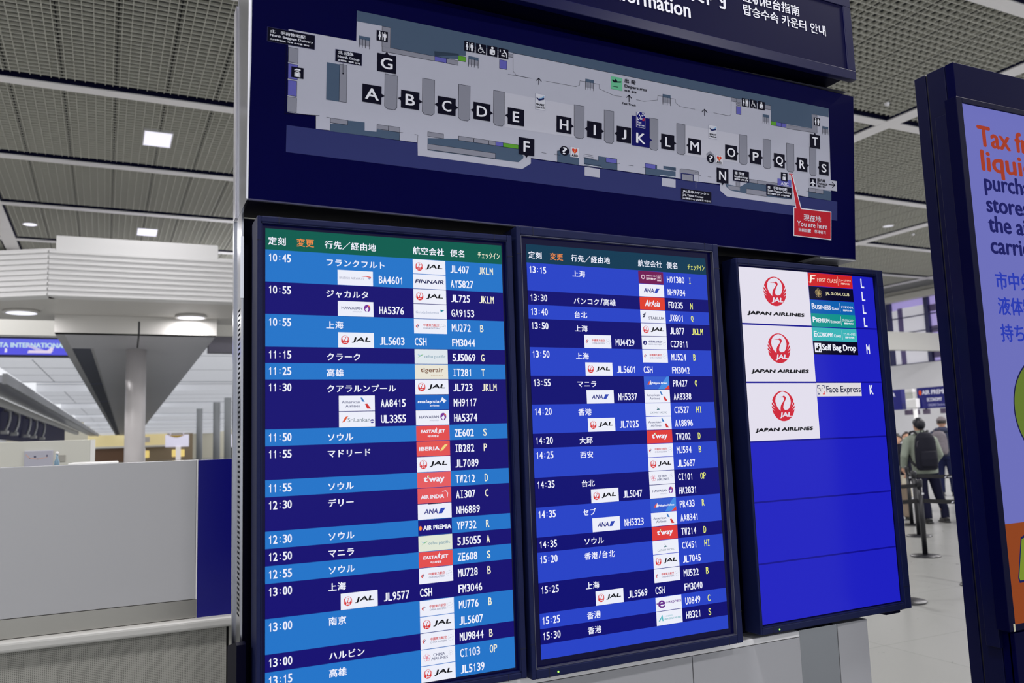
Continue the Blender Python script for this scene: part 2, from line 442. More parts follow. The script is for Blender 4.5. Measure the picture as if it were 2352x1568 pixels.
def logo(a, k, x, y, w=98.0, h=41.0):
    X = lambda f: x+w*f; Y = lambda f: y+h*f
    bg = {'TT':(232,228,214),'CB':(222,230,236),'CB2':(224,230,214),'MH':(30,98,190),'ZE':(226,78,78),'IB':(226,84,82),'TW':(228,92,96),'AI':(226,88,92),'YP':(22,14,120),'HO':(112,22,82),'FD':(222,62,44),'TW2':(222,60,58),'PR':(52,92,205)}.get(k, WH)
    a.rect(x, y, x+w, y+h, bg, 1)
    g = (92,96,130)
    F = lambda t, x0, y0, x1, y1, c, b=0, s=0: a.fit(t, X(x0), Y(y0), X(x1), Y(y1), c, 3, b, s)
    if k == 'JAL':
        crane(a, X(.19), Y(.5), w*.115, h*.29, (214,52,52), WH, 2, False); F('JAL', .14, .28, .25, .37, WH, .4)
        F('JAL', .38, .33, .88, .68, BKc, 1.0, .3)
    elif k == 'BA':
        F('BRITISH AIRWAYS', .05, .4, .74, .55, (150,150,175)); a.poly([(X(.66),Y(.6)),(X(.8),Y(.68)),(X(.95),Y(.62)),(X(.93),Y(.55)),(X(.8),Y(.62))], (214,70,60), 3); a.poly([(X(.84),Y(.5)),(X(.95),Y(.53)),(X(.9),Y(.46))], (60,80,150), 3)
    elif k == 'AY': F('FINNAIR', .06, .38, .93, .64, (24,30,84), .5, .3)
    elif k == 'HA':
        F('HAWAIIAN', .1, .46, .68, .64, g, .25); F('AIRLINES', .4, .27, .68, .36, (170,172,195)); a.ell(X(.82), Y(.56), w*.09, h*.25, (120,50,150), 3); a.poly([(X(.76),Y(.5)),(X(.84),Y(.66)),(X(.86),Y(.5)),(X(.82),Y(.3)),(X(.79),Y(.38))], WH, 4); a.poly([(X(.84),Y(.7)),(X(.91),Y(.6)),(X(.9),Y(.72)),(X(.86),Y(.78))], (226,110,70), 4)
    elif k == 'GA':
        F('Garuda Indonesia', .06, .35, .76, .52, (150,162,190)); a.poly([(X(.8),Y(.66)),(X(.93),Y(.6)),(X(.86),Y(.52)),(X(.83),Y(.44))], (30,130,150), 3)
    elif k == 'MU':
        swallow(a, X(.05), Y(.5), .72, (210,54,46), (34,40,110)); F('中國東方航空', .28, .5, .76, .68, (206,60,60), .2); F('CHINA EASTERN', .28, .32, .76, .43, (60,66,120)); team(a, X(.88), Y(.52), h*.19, (150,156,172))
    elif k == 'CZ':
        a.ell(X(.12), Y(.5), w*.075, h*.18, (26,24,110), 3); a.poly([(X(.09),Y(.42)),(X(.14),Y(.6)),(X(.15),Y(.42))], WH, 4); F('中国南方航空', .26, .52, .78, .7, (34,30,110), .25); F('CHINA SOUTHERN', .26, .34, .78, .45, (60,66,120)); team(a, X(.88), Y(.52), h*.19, (130,136,150))
    elif k in ('CB','CB2'):
        F('cebu pacific', .29, .34, .93, .62, (110,150,170)); a.poly([(X(.08),Y(.4)),(X(.2),Y(.62)),(X(.27),Y(.64)),(X(.2),Y(.55))], (110,180,120), 3); a.poly([(X(.08),Y(.66)),(X(.2),Y(.58)),(X(.12),Y(.56))], (150,190,225), 3)
    elif k == 'TT': F('tigerair', .17, .38, .86, .76, (120,82,60), .35); F('TAIWAN', .46, .2, .83, .28, (190,160,130))
    elif k == 'AA':
        F('American', .08, .5, .58, .68, g, .15); F('Airlines', .18, .24, .58, .42, g, .15); a.poly([(X(.6),Y(.88)),(X(.65),Y(.86)),(X(.72),Y(.58)),(X(.64),Y(.62))], (56,120,190), 3); a.poly([(X(.72),Y(.45)),(X(.79),Y(.47)),(X(.89),Y(.13)),(X(.78),Y(.14))], (206,54,52), 3)
    elif k == 'UL':
        F('SriLankan', .24, .33, .86, .6, (90,110,120)); a.poly([(X(.08),Y(.3)),(X(.17),Y(.66)),(X(.26),Y(.74)),(X(.16),Y(.38))], (222,90,50), 3); a.ell(X(.92), Y(.36), w*.055, h*.13, (60,50,140), 3); a.rect(X(.87), Y(.33), X(.97), Y(.38), WH, 4)
    elif k == 'MH': F('malaysia', .06, .4, .7, .66, WH, .5, .15); F('airlines', .42, .22, .7, .34, WH, .2); a.poly([(X(.72),Y(.46)),(X(.8),Y(.84)),(X(.93),Y(.6)),(X(.85),Y(.44)),(X(.8),Y(.6))], WH, 3)
    elif k == 'ZE':
        F('EASTAR JET', .13, .46, .85, .72, WH, .6, .12); a.poly([(X(.6),Y(.9)),(X(.615),Y(.78)),(X(.66),Y(.76)),(X(.615),Y(.72)),(X(.6),Y(.62)),(X(.59),Y(.72)),(X(.55),Y(.76)),(X(.59),Y(.78))], WH, 3); F('이스타항공', .34, .22, .66, .36, WH, .35)
    elif k == 'IB': F('IBERIA', .08, .38, .68, .62, WH, .6); a.poly([(X(.7),Y(.3)),(X(.78),Y(.36)),(X(.88),Y(.6)),(X(.94),Y(.78)),(X(.84),Y(.74)),(X(.76),Y(.55))], (240,214,130), 3)
    elif k in ('TW','TW2'):
        F("t'way", .2, .26, .8, .78, WH, 1.1); a.ell(X(.335), Y(.72), w*.016, h*.05, (160,200,80), 4, 12)
    elif k == 'AI':
        F('AIR INDIA', .1, .3, .78, .54, WH, .6); a.line([(X(.74),Y(.72)),(X(.84),Y(.76)),(X(.9),Y(.6)),(X(.88),Y(.34))], 1.6, WH, 3); a.rect(X(.3), Y(-.07), X(.72), Y(-.02), (14,10,40), 3)
    elif k == 'ANA': F('ANA', .18, .34, .58, .66, (40,46,130), .5, .2); a.poly([(X(.6),Y(.32)),(X(.71),Y(.32)),(X(.82),Y(.68)),(X(.68),Y(.68))], (46,70,180), 3)
    elif k == 'YP':
        F('AIR PREMIA', .15, .34, .97, .62, WH, .8); a.ell(X(.065), Y(.48), w*.045, h*.15, (240,110,50), 3, 16); a.rect(X(.055), Y(.36), X(.075), Y(.6), (240,190,90), 4)
    elif k == 'CI':
        flower(a, X(.17), Y(.5), h*.24, (220,120,140)); F('CHINA', .36, .52, .7, .7, g, .2); F('AIRLINES', .3, .28, .78, .46, g, .2); team(a, X(.87), Y(.6), h*.14, (150,156,172))
    elif k == 'HO':
        a.ell(X(.18), Y(.52), w*.075, h*.19, (220,190,205), 3); a.ell(X(.18), Y(.52), w*.045, h*.11, bg, 4); F('JUNEYAO AIR', .3, .55, .68, .68, (226,196,212), .3); F('吉祥航空', .3, .32, .68, .5, (240,220,230), .4); a.line([(X(.74),Y(.25)),(X(.74),Y(.75)),(X(.9),Y(.75)),(X(.9),Y(.25)),(X(.74),Y(.25))], .8, (220,190,205), 3); flower(a, X(.82), Y(.55), h*.15, (226,196,212)); a.rect(X(.75), Y(.27), X(.89), Y(.34), (226,196,212), 4)
    elif k == 'FD': F('AirAsia', .2, .28, .78, .76, WH, .7, .2)
    elif k == 'JX':
        F('STARLUX', .32, .28, .94, .5, (70,74,100), .2)
        for q, dy in ((0,0),(.02,.17)): a.poly([(X(.07+q),Y(.4+dy)),(X(.1+q),Y(.52+dy)),(X(.2+q),Y(.66+dy*.9)),(X(.16+q),Y(.44+dy))], (54,58,84), 3)
    elif k == 'PR':
        a.poly([(X(.55),Y(0)),(X(.72),Y(.5)),(X(.9),Y(.98)),(X(1),Y(1)),(X(1),Y(0))], (70,140,225), 2); a.poly([(X(.8),Y(0)),(X(.99),Y(.35)),(X(1),Y(0))], (222,66,54), 3)
        F('Philippine Airlines', .3, .36, .92, .56, WH, .3); a.poly([(X(.12),Y(.36)),(X(.2),Y(.62)),(X(.27),Y(.66)),(X(.2),Y(.36))], (220,80,60), 3); a.poly([(X(.2),Y(.36)),(X(.26),Y(.72)),(X(.3),Y(.36))], WH, 3)
    elif k == 'CX': F('CATHAY PACIFIC', .18, .2, .84, .34, (90,110,130)); a.poly([(X(.44),Y(.78)),(X(.49),Y(.6)),(X(.58),Y(.52)),(X(.5),Y(.48)),(X(.42),Y(.46)),(X(.48),Y(.58))], (40,100,110), 3)
    elif k == 'UO':
        F('e', .1, .22, .34, .76, (104,44,140), 1.2); F('HK', .34, .5, .5, .64, (150,130,170)); F('express', .49, .42, .98, .66, (110,60,150), .3); a.ell(X(.05), Y(.55), w*.022, h*.06, (104,44,140), 3, 10); a.ell(X(.34), Y(.36), w*.018, h*.05, (60,170,190), 3, 10)
    elif k == 'HB':
        F('大灣區航空', .3, .56, .62, .68, (90,180,190)); F('GREATER BAY AIRLINES', .3, .36, .94, .48, (110,180,190), .15); a.poly([(X(.07),Y(.3)),(X(.23),Y(.76)),(X(.26),Y(.3)),(X(.22),Y(.3)),(X(.2),Y(.55)),(X(.13),Y(.32))], (70,180,190), 3)

# ------------------------------------------------------------------ monitors
UNIT, HDR, MW, MH = 42.74, 56.8, 680.5, 1209.7
def frame_mtx(o, yaw): return Matrix.Translation(o) @ Matrix.Rotation(yaw, 4, 'Z')
FACE = Matrix(((1,0,0,0),(0,0,-1,0),(0,1,0,0),(0,0,0,1)))      # x right, y up, z towards the viewer
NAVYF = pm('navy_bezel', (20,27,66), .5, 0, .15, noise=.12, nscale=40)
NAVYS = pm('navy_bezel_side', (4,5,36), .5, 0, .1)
GREYS = pm('bezel_inner_lip', (74,76,96), .4, .3, .5)
def monitor(name, label, loc, yaw, bt, bs, depth, lipmat):
    r = root(name, label, 'monitor', loc, yaw, None)
    # loc is the top left corner of the lit picture; bt top/side bezel in metres
    W, H = MW/1000, MH/1000; l, rr, t, b = bs; fy = -.014
    m = MB().mat(NAVYF)
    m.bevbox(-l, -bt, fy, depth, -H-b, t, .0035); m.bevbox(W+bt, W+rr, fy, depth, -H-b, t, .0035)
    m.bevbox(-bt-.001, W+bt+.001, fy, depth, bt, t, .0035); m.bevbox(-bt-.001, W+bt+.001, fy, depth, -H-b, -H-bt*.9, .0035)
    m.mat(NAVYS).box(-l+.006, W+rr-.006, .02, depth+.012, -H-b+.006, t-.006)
    m.build('bezel', None, r)
    lip = MB().mat(lipmat); e = .0022
    lip.box(-bt, -bt+e, fy+.001, 0, -H-bt*.9, bt); lip.box(W+bt-e, W+bt, fy+.001, 0, -H-bt*.9, bt); lip.box(-bt, W+bt, fy+.001, 0, bt-e, bt); lip.box(-bt, W+bt, fy+.001, 0, -H-bt*.9, -H-bt*.9+e)
    lip.build('inner_lip', None, r)
    jm = MB().mat(pm('joint_line', (6,7,20), .7)); j = .0012
    for x in (.055-l, W+rr-.058): jm.box(x, x+j, fy-.0004, fy+.002, bt, t+.0004); jm.box(x, x+j, fy-.0004, fy+.002, -H-b-.0004, -H-bt*.9)
    for z in (-.035, -H+.05):
        jm.box(-l-.0004, -bt, fy-.0004, fy+.002, z, z+j); jm.box(W+bt, W+rr+.0004, fy-.0004, fy+.002, z, z+j)
    jm.build('bezel_joint', None, r)
    s = MB().mat(pm('panel_glass', (2,2,30), .12, 0, .15, emit=(6,6,48), es=.6)); s.box(-bt, W+bt, .0008, .018, -H-bt*.9, bt)
    so = s.build('screen', None, r)
    led = MB().mat(pm('power_led', (80,200,60), .3, emit=(170,255,90), es=1.6)); led.lathe([(0,0),(.0028,.0005),(.0024,.002),(0,.003)], 12)
    lo = led.build('power_light', None, r, Matrix.Translation((.066 if l < .03 else .046, fy, -H-b+ (b-bt*.9)*.45)) @ FACE)
    return r, so
def flights(so, rows, pal):
    L, D, hd, green, gy = pal['L'], pal['D'], pal['hdr'], pal['t'], pal['gate']
    a = Art(scr); a.rect(0, -HDR, MW, 0, hd, 1)
    yb = -42
    x = a.mono('定刻', 6.5, yb, 21, green, 3, .5); a.mono('変更', 80, yb, 21, (240,140,70), 3, .5); a.mono('行先／経由地', 155, yb, 21, green, 3, .5); a.mono('航空会社', 404, yb, 21, green, 3, .5); a.mono('便名', 517, yb, 21, green, 3, .5); a.mono('チェックイン', 603, yb, 20, gy, 3, .3, 12, True)
    a.build('header_row', so, FACE)
    y = -HDR
    for n, sh, t, dest, left, right in rows:
        a = Art(scr); c = L if sh == 'L' else D; hgt = n*UNIT
        if y-hgt < -MH+2: hgt = MH+y
        a.rect(0, y-hgt, MW, y, c, 1)
        a.mono(t, 6.5, y-31, 20.5, green, 3, .55); a.mono(dest, 157, y-33.5, 20, green, 3, .55)
        for u, k, fl in left: a.mono(fl, 303.5, y-u*UNIT-33, 21, green, 3, .5)
        for i, (k, fl, gt) in enumerate(right):
            a.mono(fl, 515.5, y-i*UNIT-34, 21, green, 3, .5); a.mono(gt, 603.5, y-i*UNIT-34, 20.5, gy, 3, .4)
            if k == 'CSH': a.mono('CSH', 404, y-i*UNIT-33, 21, green, 3, .5)
        if t: a.build('flight_row', so, FACE)
        else: a.build('blank_row', so, FACE)
        for u, k, fl in left:
            g = Art(scr); logo(g, k, 189.5, y-u*UNIT-42.2); o = g.build('airline_logo', so, Matrix.Translation((0,-.0006,0)) @ FACE)
        for i, (k, fl, gt) in enumerate(right):
            if k != 'CSH':
                g = Art(scr); logo(g, k, 403.4, y-i*UNIT-42.2); g.build('airline_logo', so, Matrix.Translation((0,-.0006,0)) @ FACE)
        y -= n*UNIT
J = 'JAL'
ROWS1 = [(2,'L','10:45','フランクフルト',[(1,'BA','BA4601')],[(J,'JL407','JKLM'),('AY','AY5827','')]),
 (2,'D','10:55','ジャカルタ',[(1,'HA','HA5376')],[(J,'JL725','JKLM'),('GA','GA9153','')]),
 (2,'L','10:55','上海',[(1,J,'JL5603')],[('MU','MU272','B'),('CSH','FM3044','')]),
 (1,'D','11:15','クラーク',[],[('CB','5J5069','G')]),(1,'L','11:25','高雄',[],[('TT','IT281','T')]),
 (3,'D','11:30','クアラルンプール',[(1,'AA','AA8415'),(2,'UL','UL3355')],[(J,'JL723','JKLM'),('MH','MH9117',''),('HA','HA5374','')]),
 (1,'L','11:50','ソウル',[],[('ZE','ZE602','S')]),(2,'D','11:55','マドリード',[],[('IB','IB282','P'),(J,'JL7089','')]),
 (1,'L','11:55','ソウル',[],[('TW','TW212','D')]),(2,'D','12:30','デリー',[],[('AI','AI307','C'),('ANA','NH6889','')]),
 (1,'L','12:30','ソウル',[],[('YP','YP732','R')]),(1,'D','12:50','マニラ',[],[('CB2','5J5055','A')]),(1,'L','12:55','ソウル',[],[('ZE','ZE608','S')]),
 (2,'D','13:00','上海',[(1,J,'JL9577')],[('MU','MU728','B'),('CSH','FM3046','')]),(2,'L','13:00','南京',[],[('MU','MU776','B'),(J,'JL5607','')]),
 (1,'D','13:00','ハルビン',[],[('MU','MU9844','B')]),(2,'L','13:15','高雄',[],[('CI','CI103','OP'),(J,'JL5139','')])]
ROWS2 = [(2,'L','13:15','上海',[],[('HO','HO1380','I'),('ANA','NH9784','')]),(1,'D','13:30','バンコク/高雄',[],[('FD','FD235','N')]),
 (1,'L','13:40','台北',[],[('JX','JX801','Q')]),(2,'D','13:50','上海',[(1,'MU','MU4429')],[(J,'JL877','JKLM'),('CZ','CZ7811','')]),
 (2,'L','13:50','上海',[(1,J,'JL5601')],[('MU','MU524','B'),('CSH','FM3042','')]),(2,'D','13:55','マニラ',[(1,'ANA','NH5337')],[('PR','PR427','Q'),('AA','AA8338','')]),
 (2,'L','14:20','香港',[(1,J,'JL7025')],[('CX','CX527','HI'),('AA','AA8896','')]),(1,'D','14:20','大邱',[],[('TW2','TW202','D')]),
 (2,'L','14:25','西安',[],[('MU','MU594','B'),(J,'JL5687','')]),(2,'D','14:35','台北',[(1,J,'JL5047')],[('CI','CI101','OP'),('HA','HA2831','')]),
 (2,'L','14:35','セブ',[(1,'ANA','NH5323')],[('PR','PR433','R'),('AA','AA8341','')]),(1,'D','14:35','ソウル',[],[('TW2','TW214','D')]),
 (2,'L','15:20','香港/台北',[],[('CX','CX451','HI'),(J,'JL7045','')]),(2,'D','15:25','上海',[(1,J,'JL9569')],[('MU','MU522','B'),('CSH','FM3040','')]),
 (1,'L','15:25','香港',[],[('UO','UO849','C')]),(1,'D','15:30','香港',[],[('HB','HB321','S')]),(1,'L','','',[],[])]
ZT = 2.19
m1, s1 = monitor('departures_monitor', 'tall flight board whose list runs from 10:45 to 13:15', (0,0,ZT), 0.0, .0125, (.0228,.0300,.0300,.0296), .085, NAVYF)
flights(s1, ROWS1, {'L':(34,116,200),'D':(18,10,112),'hdr':(4,92,78),'t':(240,242,255),'gate':(244,240,214)})
m2, s2 = monitor('departures_monitor', 'tall flight board whose list runs from 13:15 to 15:30', (.76055,-.00454,ZT+.00989), .01732, .0235, (.0372,.0470,.0492,.0475), .085, GREYS)
flights(s2, ROWS2, {'L':(38,66,198),'D':(6,6,112),'hdr':(6,56,82),'t':(238,240,255),'gate':(236,240,120)})
for o in (m1, m2): o['group'] = 'departure monitors side by side under the floor map'
m3_, s3 = monitor('checkin_monitor', 'blue monitor with three white red-emblem panels and class bands, right of the flight lists', (1.59455,.02933,ZT-.00374), .03344, .0075, (.0150,.0425,.0280,.0292), .062, NAVYF)
m3_['group'] = 'departure monitors side by side under the floor map'
b = MB().mat(NAVYS); b.bevbox(.635, .714, .03, .07, -1.262, -1.2385, .003); b.build('mount_foot', None, m3_)
BLUE = (30,32,192); BLN = (16,14,140); TW_ = (226,222,236)
a = Art(scr); a.rect(0, -MH, MW, 0, BLUE, 1)
for k in range(1, 6): a.rect(0, -203.4*k, MW, -203.4*k+5.6, BLN, 2)
for i, yy in enumerate((43.5, 93.5, 143.5, 193.5)): a.fit('L', 612.5, -yy, 628.5, -yy+34.5, WH, 3, .9)
a.fit('M', 613.5, -296.5, 630, -261.5, WH, 3, 1.0); a.fit('K', 612, -449, 630, -415, WH, 3, 1.0)
a.build('blue_background', s3, FACE)
for k in range(3):
    y1 = -203.4*k - (0 if k == 0 else .4); y0 = -203.4*k-198
    a = Art(scr); a.rect(1, y0, 335.6, y1, TW_, 3); crane(a, 168.6, y1-80, 54, 53, RED, TW_, 4)
    a.fit('JAPAN AIRLINES', 32, y1-170, 300, y1-155.5, BKc, 6, 2.0, .3)
    a.build('airline_panel', s3, FACE)
def band(y1, c, word, small, jp, sub, fc=WH, w0=8):
    a = Art(scr); y0 = y1-49.2; a.rect(336.5, y0, 566.5, y1, c, 3); x = 336.5
    if word == 'FIRST CLASS':
        a.fit('F', x+8, y0+13, x+30, y0+40, (250,236,220), 5, .9, .15); a.line([(x+4,y0+14),(x+10,y0+11),(x+16,y0+22),(x+22,y0+38),(x+38,y0+40)], 2.2, (250,236,220), 5)
        a.fit(word, x+46, y0+17, x+148, y0+31, (250,220,200), 5)
    elif word == 'JAL GLOBAL CLUB':
        flower(a, x+47, y0+25, 17, (190,166,110)); flower(a, x+47, y0+25, 12, (190,166,110), 7); a.fit(word, x+84, y0+18, x+207, y0+32, (222,214,170), 5, .5)
    elif word == 'Self Bag Drop':
        a.rect(x+7, y0+8, x+40, y0+42, WH, 4); a.ell(x+26, y0+36, 2.6, 3, BKc, 5, 12); a.poly([(x+22,y0+32),(x+29,y0+32),(x+37,y0+12),(x+34,y0+12),(x+28,y0+24),(x+25,y0+12),(x+22,y0+12)], BKc, 5); a.rect(x+13, y0+14, x+22, y0+24, BKc, 5); a.line([(x+17,y0+24),(x+17,y0+30)], 1.5, BKc, 5)
        a.fit(word, x+45, y0+9, x+219, y0+38, WH, 5, 1.4)
    elif word == 'Face Express':
        for sx, sy in ((0,0),(1,0),(0,1),(1,1)):
            cx, cy = x+5+34*sx, y0+9+31*sy; dx, dy = (9 if sx == 0 else -9), (9 if sy == 0 else -9)
            col = (220,60,60) if (sx, sy) == (1, 0) else (34,48,110); a.line([(cx+dx,cy),(cx,cy),(cx,cy+dy)], 3, col, 5)
        for dx in (12, 27): a.ell(x+dx, y0+30, 2, 2.6, (30,36,80), 5, 12)
        a.line([(x+20,y0+28),(x+18,y0+20),(x+23,y0+19)], 2, (30,36,80), 5); a.fit(word, x+49, y0+7, x+226, y0+38, (44,48,76), 5, .5)
    else:
        big, sm = word, small; a.fit(big[0], x+w0, y0+16, x+w0+14, y0+36, fc, 5, .7); e = {'BUSINESS':100,'PREMIUM':88,'ECONOMY':100}[big]; a.fit(big[1:], x+w0+16, y0+16, x+w0+e-4, y0+31, fc, 5, .7); a.fit(sm[0], x+w0+e+2, y0+16, x+w0+e+10, y0+27, fc, 5, .4); a.fit(sm[1:], x+w0+e+12, y0+16, x+w0+e+ (38 if sm == 'CLASS' else 54), y0+24, fc, 5, .4)
    if jp:
        a.rect(x+152, y0+8, x+153.2, y0+42, fc, 5); a.fit(jp, x+160, y0+24, x+222, y0+33, fc, 5, .35); a.fit(sub, x+168, y0+13, x+216, y0+20, fc, 5, .3)
    a.build('class_band', s3, FACE)
band(-.6, (204,36,38), 'FIRST CLASS', '', 'ファーストクラス', '头等舱  퍼스트 클래스', (246,206,190))
band(-51.5, (8,6,40), 'JAL GLOBAL CLUB', '', '', '')
band(-102, (14,96,176), 'BUSINESS', 'CLASS', 'ビジネスクラス', '商务舱  비즈니스 클래스')
band(-151.5, (18,146,140), 'PREMIUM', 'ECONOMY', 'プレミアムエコノミー', '超级经济舱  프리미엄 이코노미')
band(-204, (62,180,184), 'ECONOMY', 'CLASS', 'エコノミークラス', '经济舱  이코노미 클래스')
band(-253.5, (8,6,34), 'Self Bag Drop', '', '', '')
band(-406.5, (222,218,222), 'Face Express', '', '', '')
# ------------------------------------------------------------------ floor map board
NAVY = pm('navy_panel', (0,0,57), .5, 0, .03, noise=.06, nscale=30)
NAVYD = pm('navy_dark', (1,1,24), .5, 0, .06)
STEEL = pm('brushed_steel', (176,178,186), .2, 1.0, noise=.05, nscale=20)
WHITEM = pm('lit_underside_pale', (206,206,208), .38, 0, .5)
mb = root('floor_map_board', 'wide navy board with the lettered check-in hall plan, above the flight monitors', 'map board', (0,0,0))
BLp = Vector((-.0458,-.0032,2.264)); bd = Vector((.99976,.02077,-.00628)); bu = Vector((.00792,-.08005,.99676)); bn = bd.cross(bu); bn.normalize(); bu = bn.cross(bd)
BM = Matrix((bd, bu, bn)).transposed().to_4x4(); BM.translation = BLp
BL_, BH_ = 2.2302, .6305
p = MB().mat(NAVY); p.bevbox(0, BL_, 0, BH_, -.018, 0, .002); p.build('board_panel', None, mb, BM)
e = MB().mat(pm('board_edge_trim', (60,60,92), .35, .4)); e.box(0, BL_, -.002, .0015, -.012, .0008); e.build('edge_trim', None, mb, BM)
b = MB().mat(NAVYD); b.add([(-.04,.02,2.266),(2.18,.066,2.254),(2.18,.188,2.254),(-.04,.188,2.266),(-.04,-.03,2.88),(2.18,.016,2.868),(2.18,.188,2.868),(-.04,.188,2.88)], [(0,3,2,1),(4,5,6,7),(0,1,5,4),(1,2,6,5),(2,3,7,6),(3,0,4,7)]); b.build('back_box', None, mb)
b = MB().mat(STEEL); b.prism([(.0,2.262),(.19,2.262),(.19,2.915),(-.055,2.885)], 'x', -.0475, -.041); b.build('side_plate', None, mb)
b = MB().mat(pm('side_edge', (214,214,222), .25, .8)); b.box(-.0485, -.040, .187, .193, 2.26, 2.92); b.add([(-.0495,-.006,2.264),(-.0445,-.006,2.264),(-.0445,-.0565,2.892),(-.0495,-.0565,2.892),(-.0495,.0,2.264),(-.0445,.0,2.264),(-.0445,-.050,2.892),(-.0495,-.050,2.892)], [(0,1,2,3),(7,6,5,4),(0,3,7,4),(1,5,6,2)]); b.box(-.053, -.0415, .2, .25, 2.266, 2.9); b.build('plate_edging', None, mb)
b = MB().mat(WHITEM); b.box(2.205-.2, 2.184, .045, .19, 2.2445, 2.2655); b.build('underside_plate', None, mb)  # pale plate imitates reflected light on the board's right underside
MC = {'W':(178,180,196),'V':(190,191,205),'T':(72,90,114),'S':(46,52,106),'K':(4,4,28),'k':(4,4,26),'w':(222,224,236),'G':(136,138,152),'P':(96,96,178),'N':(92,158,50),'R':(186,34,48),'D':(104,186,146)}
BLK = MC['K']; LW = (226,228,238)
fp = Art(prt)
def pic(a, k, x0, y0, x1, y1, lay=8):
    w, h = x1-x0, y1-y0; X = lambda f: x0+w*f; Y = lambda f: y0+h*f
    q = lambda pts: [(X(p[0]), Y(p[1])) for p in pts]
    def man(cx, s=1, skirt=False):
        a.ell(X(cx), Y(.84), w*.07*s, h*.07*s, LW, lay, 12)
        if skirt: a.poly(q([(cx-.05,.74),(cx+.05,.74),(cx+.13,.4),(cx+.06,.4),(cx+.05,.1),(cx-.05,.1),(cx-.06,.4),(cx-.13,.4)]), LW, lay)
        else: a.poly(q([(cx-.13,.74),(cx+.13,.74),(cx+.15,.42),(cx+.09,.42),(cx+.07,.1),(cx-.07,.1),(cx-.09,.42),(cx-.15,.42)]), LW, lay)
    if k in ('wc','chair','ost','baby','bag'): a.rect(x0, y0, x1, y1, BLK, lay-1)
    if k == 'wc': man(.27, 1, True); man(.73); a.rect(X(.485), Y(.12), X(.515), Y(.88), LW, lay)
    elif k == 'chair':
        a.ell(X(.4), Y(.85), w*.07, h*.07, LW, lay, 12); a.line(q([(.4,.76),(.42,.5),(.66,.5),(.76,.2),(.86,.22)]), w*.07, LW, lay)
        a.line(q([(.34,.52),(.24,.4),(.22,.26),(.32,.14),(.46,.12),(.58,.2),(.62,.32)]), w*.05, LW, lay); a.line(q([(.42,.64),(.62,.62)]), w*.05, LW, lay)
    elif k == 'ost': a.ell(X(.5), Y(.82), w*.12, h*.12, LW, lay, 14); a.poly(q([(.24,.6),(.34,.68),(.66,.68),(.76,.6),(.76,.2),(.66,.2),(.66,.14),(.34,.14),(.34,.2),(.24,.2)]), LW, lay); a.ell(X(.58), Y(.32), w*.06, h*.05, BLK, lay+1, 10)
    elif k == 'baby':
        a.ell(X(.55), Y(.82), w*.08, h*.08, LW, lay, 12); a.line(q([(.62,.72),(.8,.5),(.84,.15)]), w*.1, LW, lay); a.line(q([(.66,.66),(.46,.5)]), w*.06, LW, lay); a.rect(X(.28), Y(.2), X(.62), Y(.34), LW, lay); a.ell(X(.36), Y(.46), w*.06, h*.06, LW, lay, 10); a.line(q([(.16,.62),(.16,.8)]), w*.09, LW, lay)
    elif k == 'bag': a.rect(X(.26), Y(.1), X(.74), Y(.5), LW, lay); a.line(q([(.38,.5),(.38,.6),(.62,.6),(.62,.5)]), w*.06, LW, lay); a.poly(q([(.22,.68),(.4,.86),(.74,.84),(.76,.7),(.5,.72)]), LW, lay); a.line(q([(.36,.1),(.36,.5)]), w*.02, BLK, lay+1); a.line(q([(.64,.1),(.64,.5)]), w*.02, BLK, lay+1)
    elif k == 'esc':
        a.rect(x0, y0+h*.25, x1, y1, MC['G'], 5); a.rect(x0, Y(.72), x1, y1, MC['T'], 6)
        for f in (.02,.3,.58,.96): a.line(q([(f,.75),(f,.06)]), w*.04, BLK, 7)
    elif k == 'arrU': a.line(q([(.5,0),(.5,.9)]), w*.11, BLK, lay); a.line(q([(.08,.6),(.5,1),(.92,.6)]), w*.11, BLK, lay)
    elif k == 'arrR': a.line(q([(0,.5),(.95,.5)]), w*.09, BLK, lay); a.line(q([(.55,.12),(1,.5),(.55,.88)]), w*.09, BLK, lay)
    elif k == 'plane': a.poly(q([(.5,.98),(.57,.85),(.57,.6),(.95,.35),(.95,.25),(.57,.38),(.56,.15),(.68,.06),(.68,0),(.5,.05),(.32,0),(.32,.06),(.44,.15),(.43,.38),(.05,.25),(.05,.35),(.43,.6),(.43,.85)]), LW, lay)
    elif k == 'depart': a.poly(q([(.0,.74),(.08,.88),(.3,.72),(.34,.96),(.44,.94),(.55,.72),(.92,.8),(1,.74),(.9,.66),(.2,.52)]), BLK, lay); a.rect(X(.05), Y(.06), X(.62), Y(.12), BLK, lay)
    elif k == 'smart':
        a.rect(x0, y0, x1, y1, (140,144,170), 5); a.rect(x0+.8, y0+.8, x1-.8, y1-.8, (206,208,220), 6)
        a.poly(q([(.12,.78),(.34,.68),(.88,.8),(.88,.68),(.36,.56),(.12,.68)]), (22,30,84), 8); a.poly(q([(.34,.72),(.6,.76),(.88,.92),(.88,.82),(.5,.68)]), (120,170,214), 9)
        a.fit('SMART', X(.1), Y(.26), X(.9), Y(.38), BLK, 8, .5); a.fit('CHECK-IN', X(.1), Y(.1), X(.9), Y(.2), BLK, 8, .4)
    elif k == 'aed':
        a.rect(x0, y0, x1, y1, (150,152,176), 5); a.rect(x0+.7, y0+.7, x1-.7, y1-.7, (210,210,220), 6)
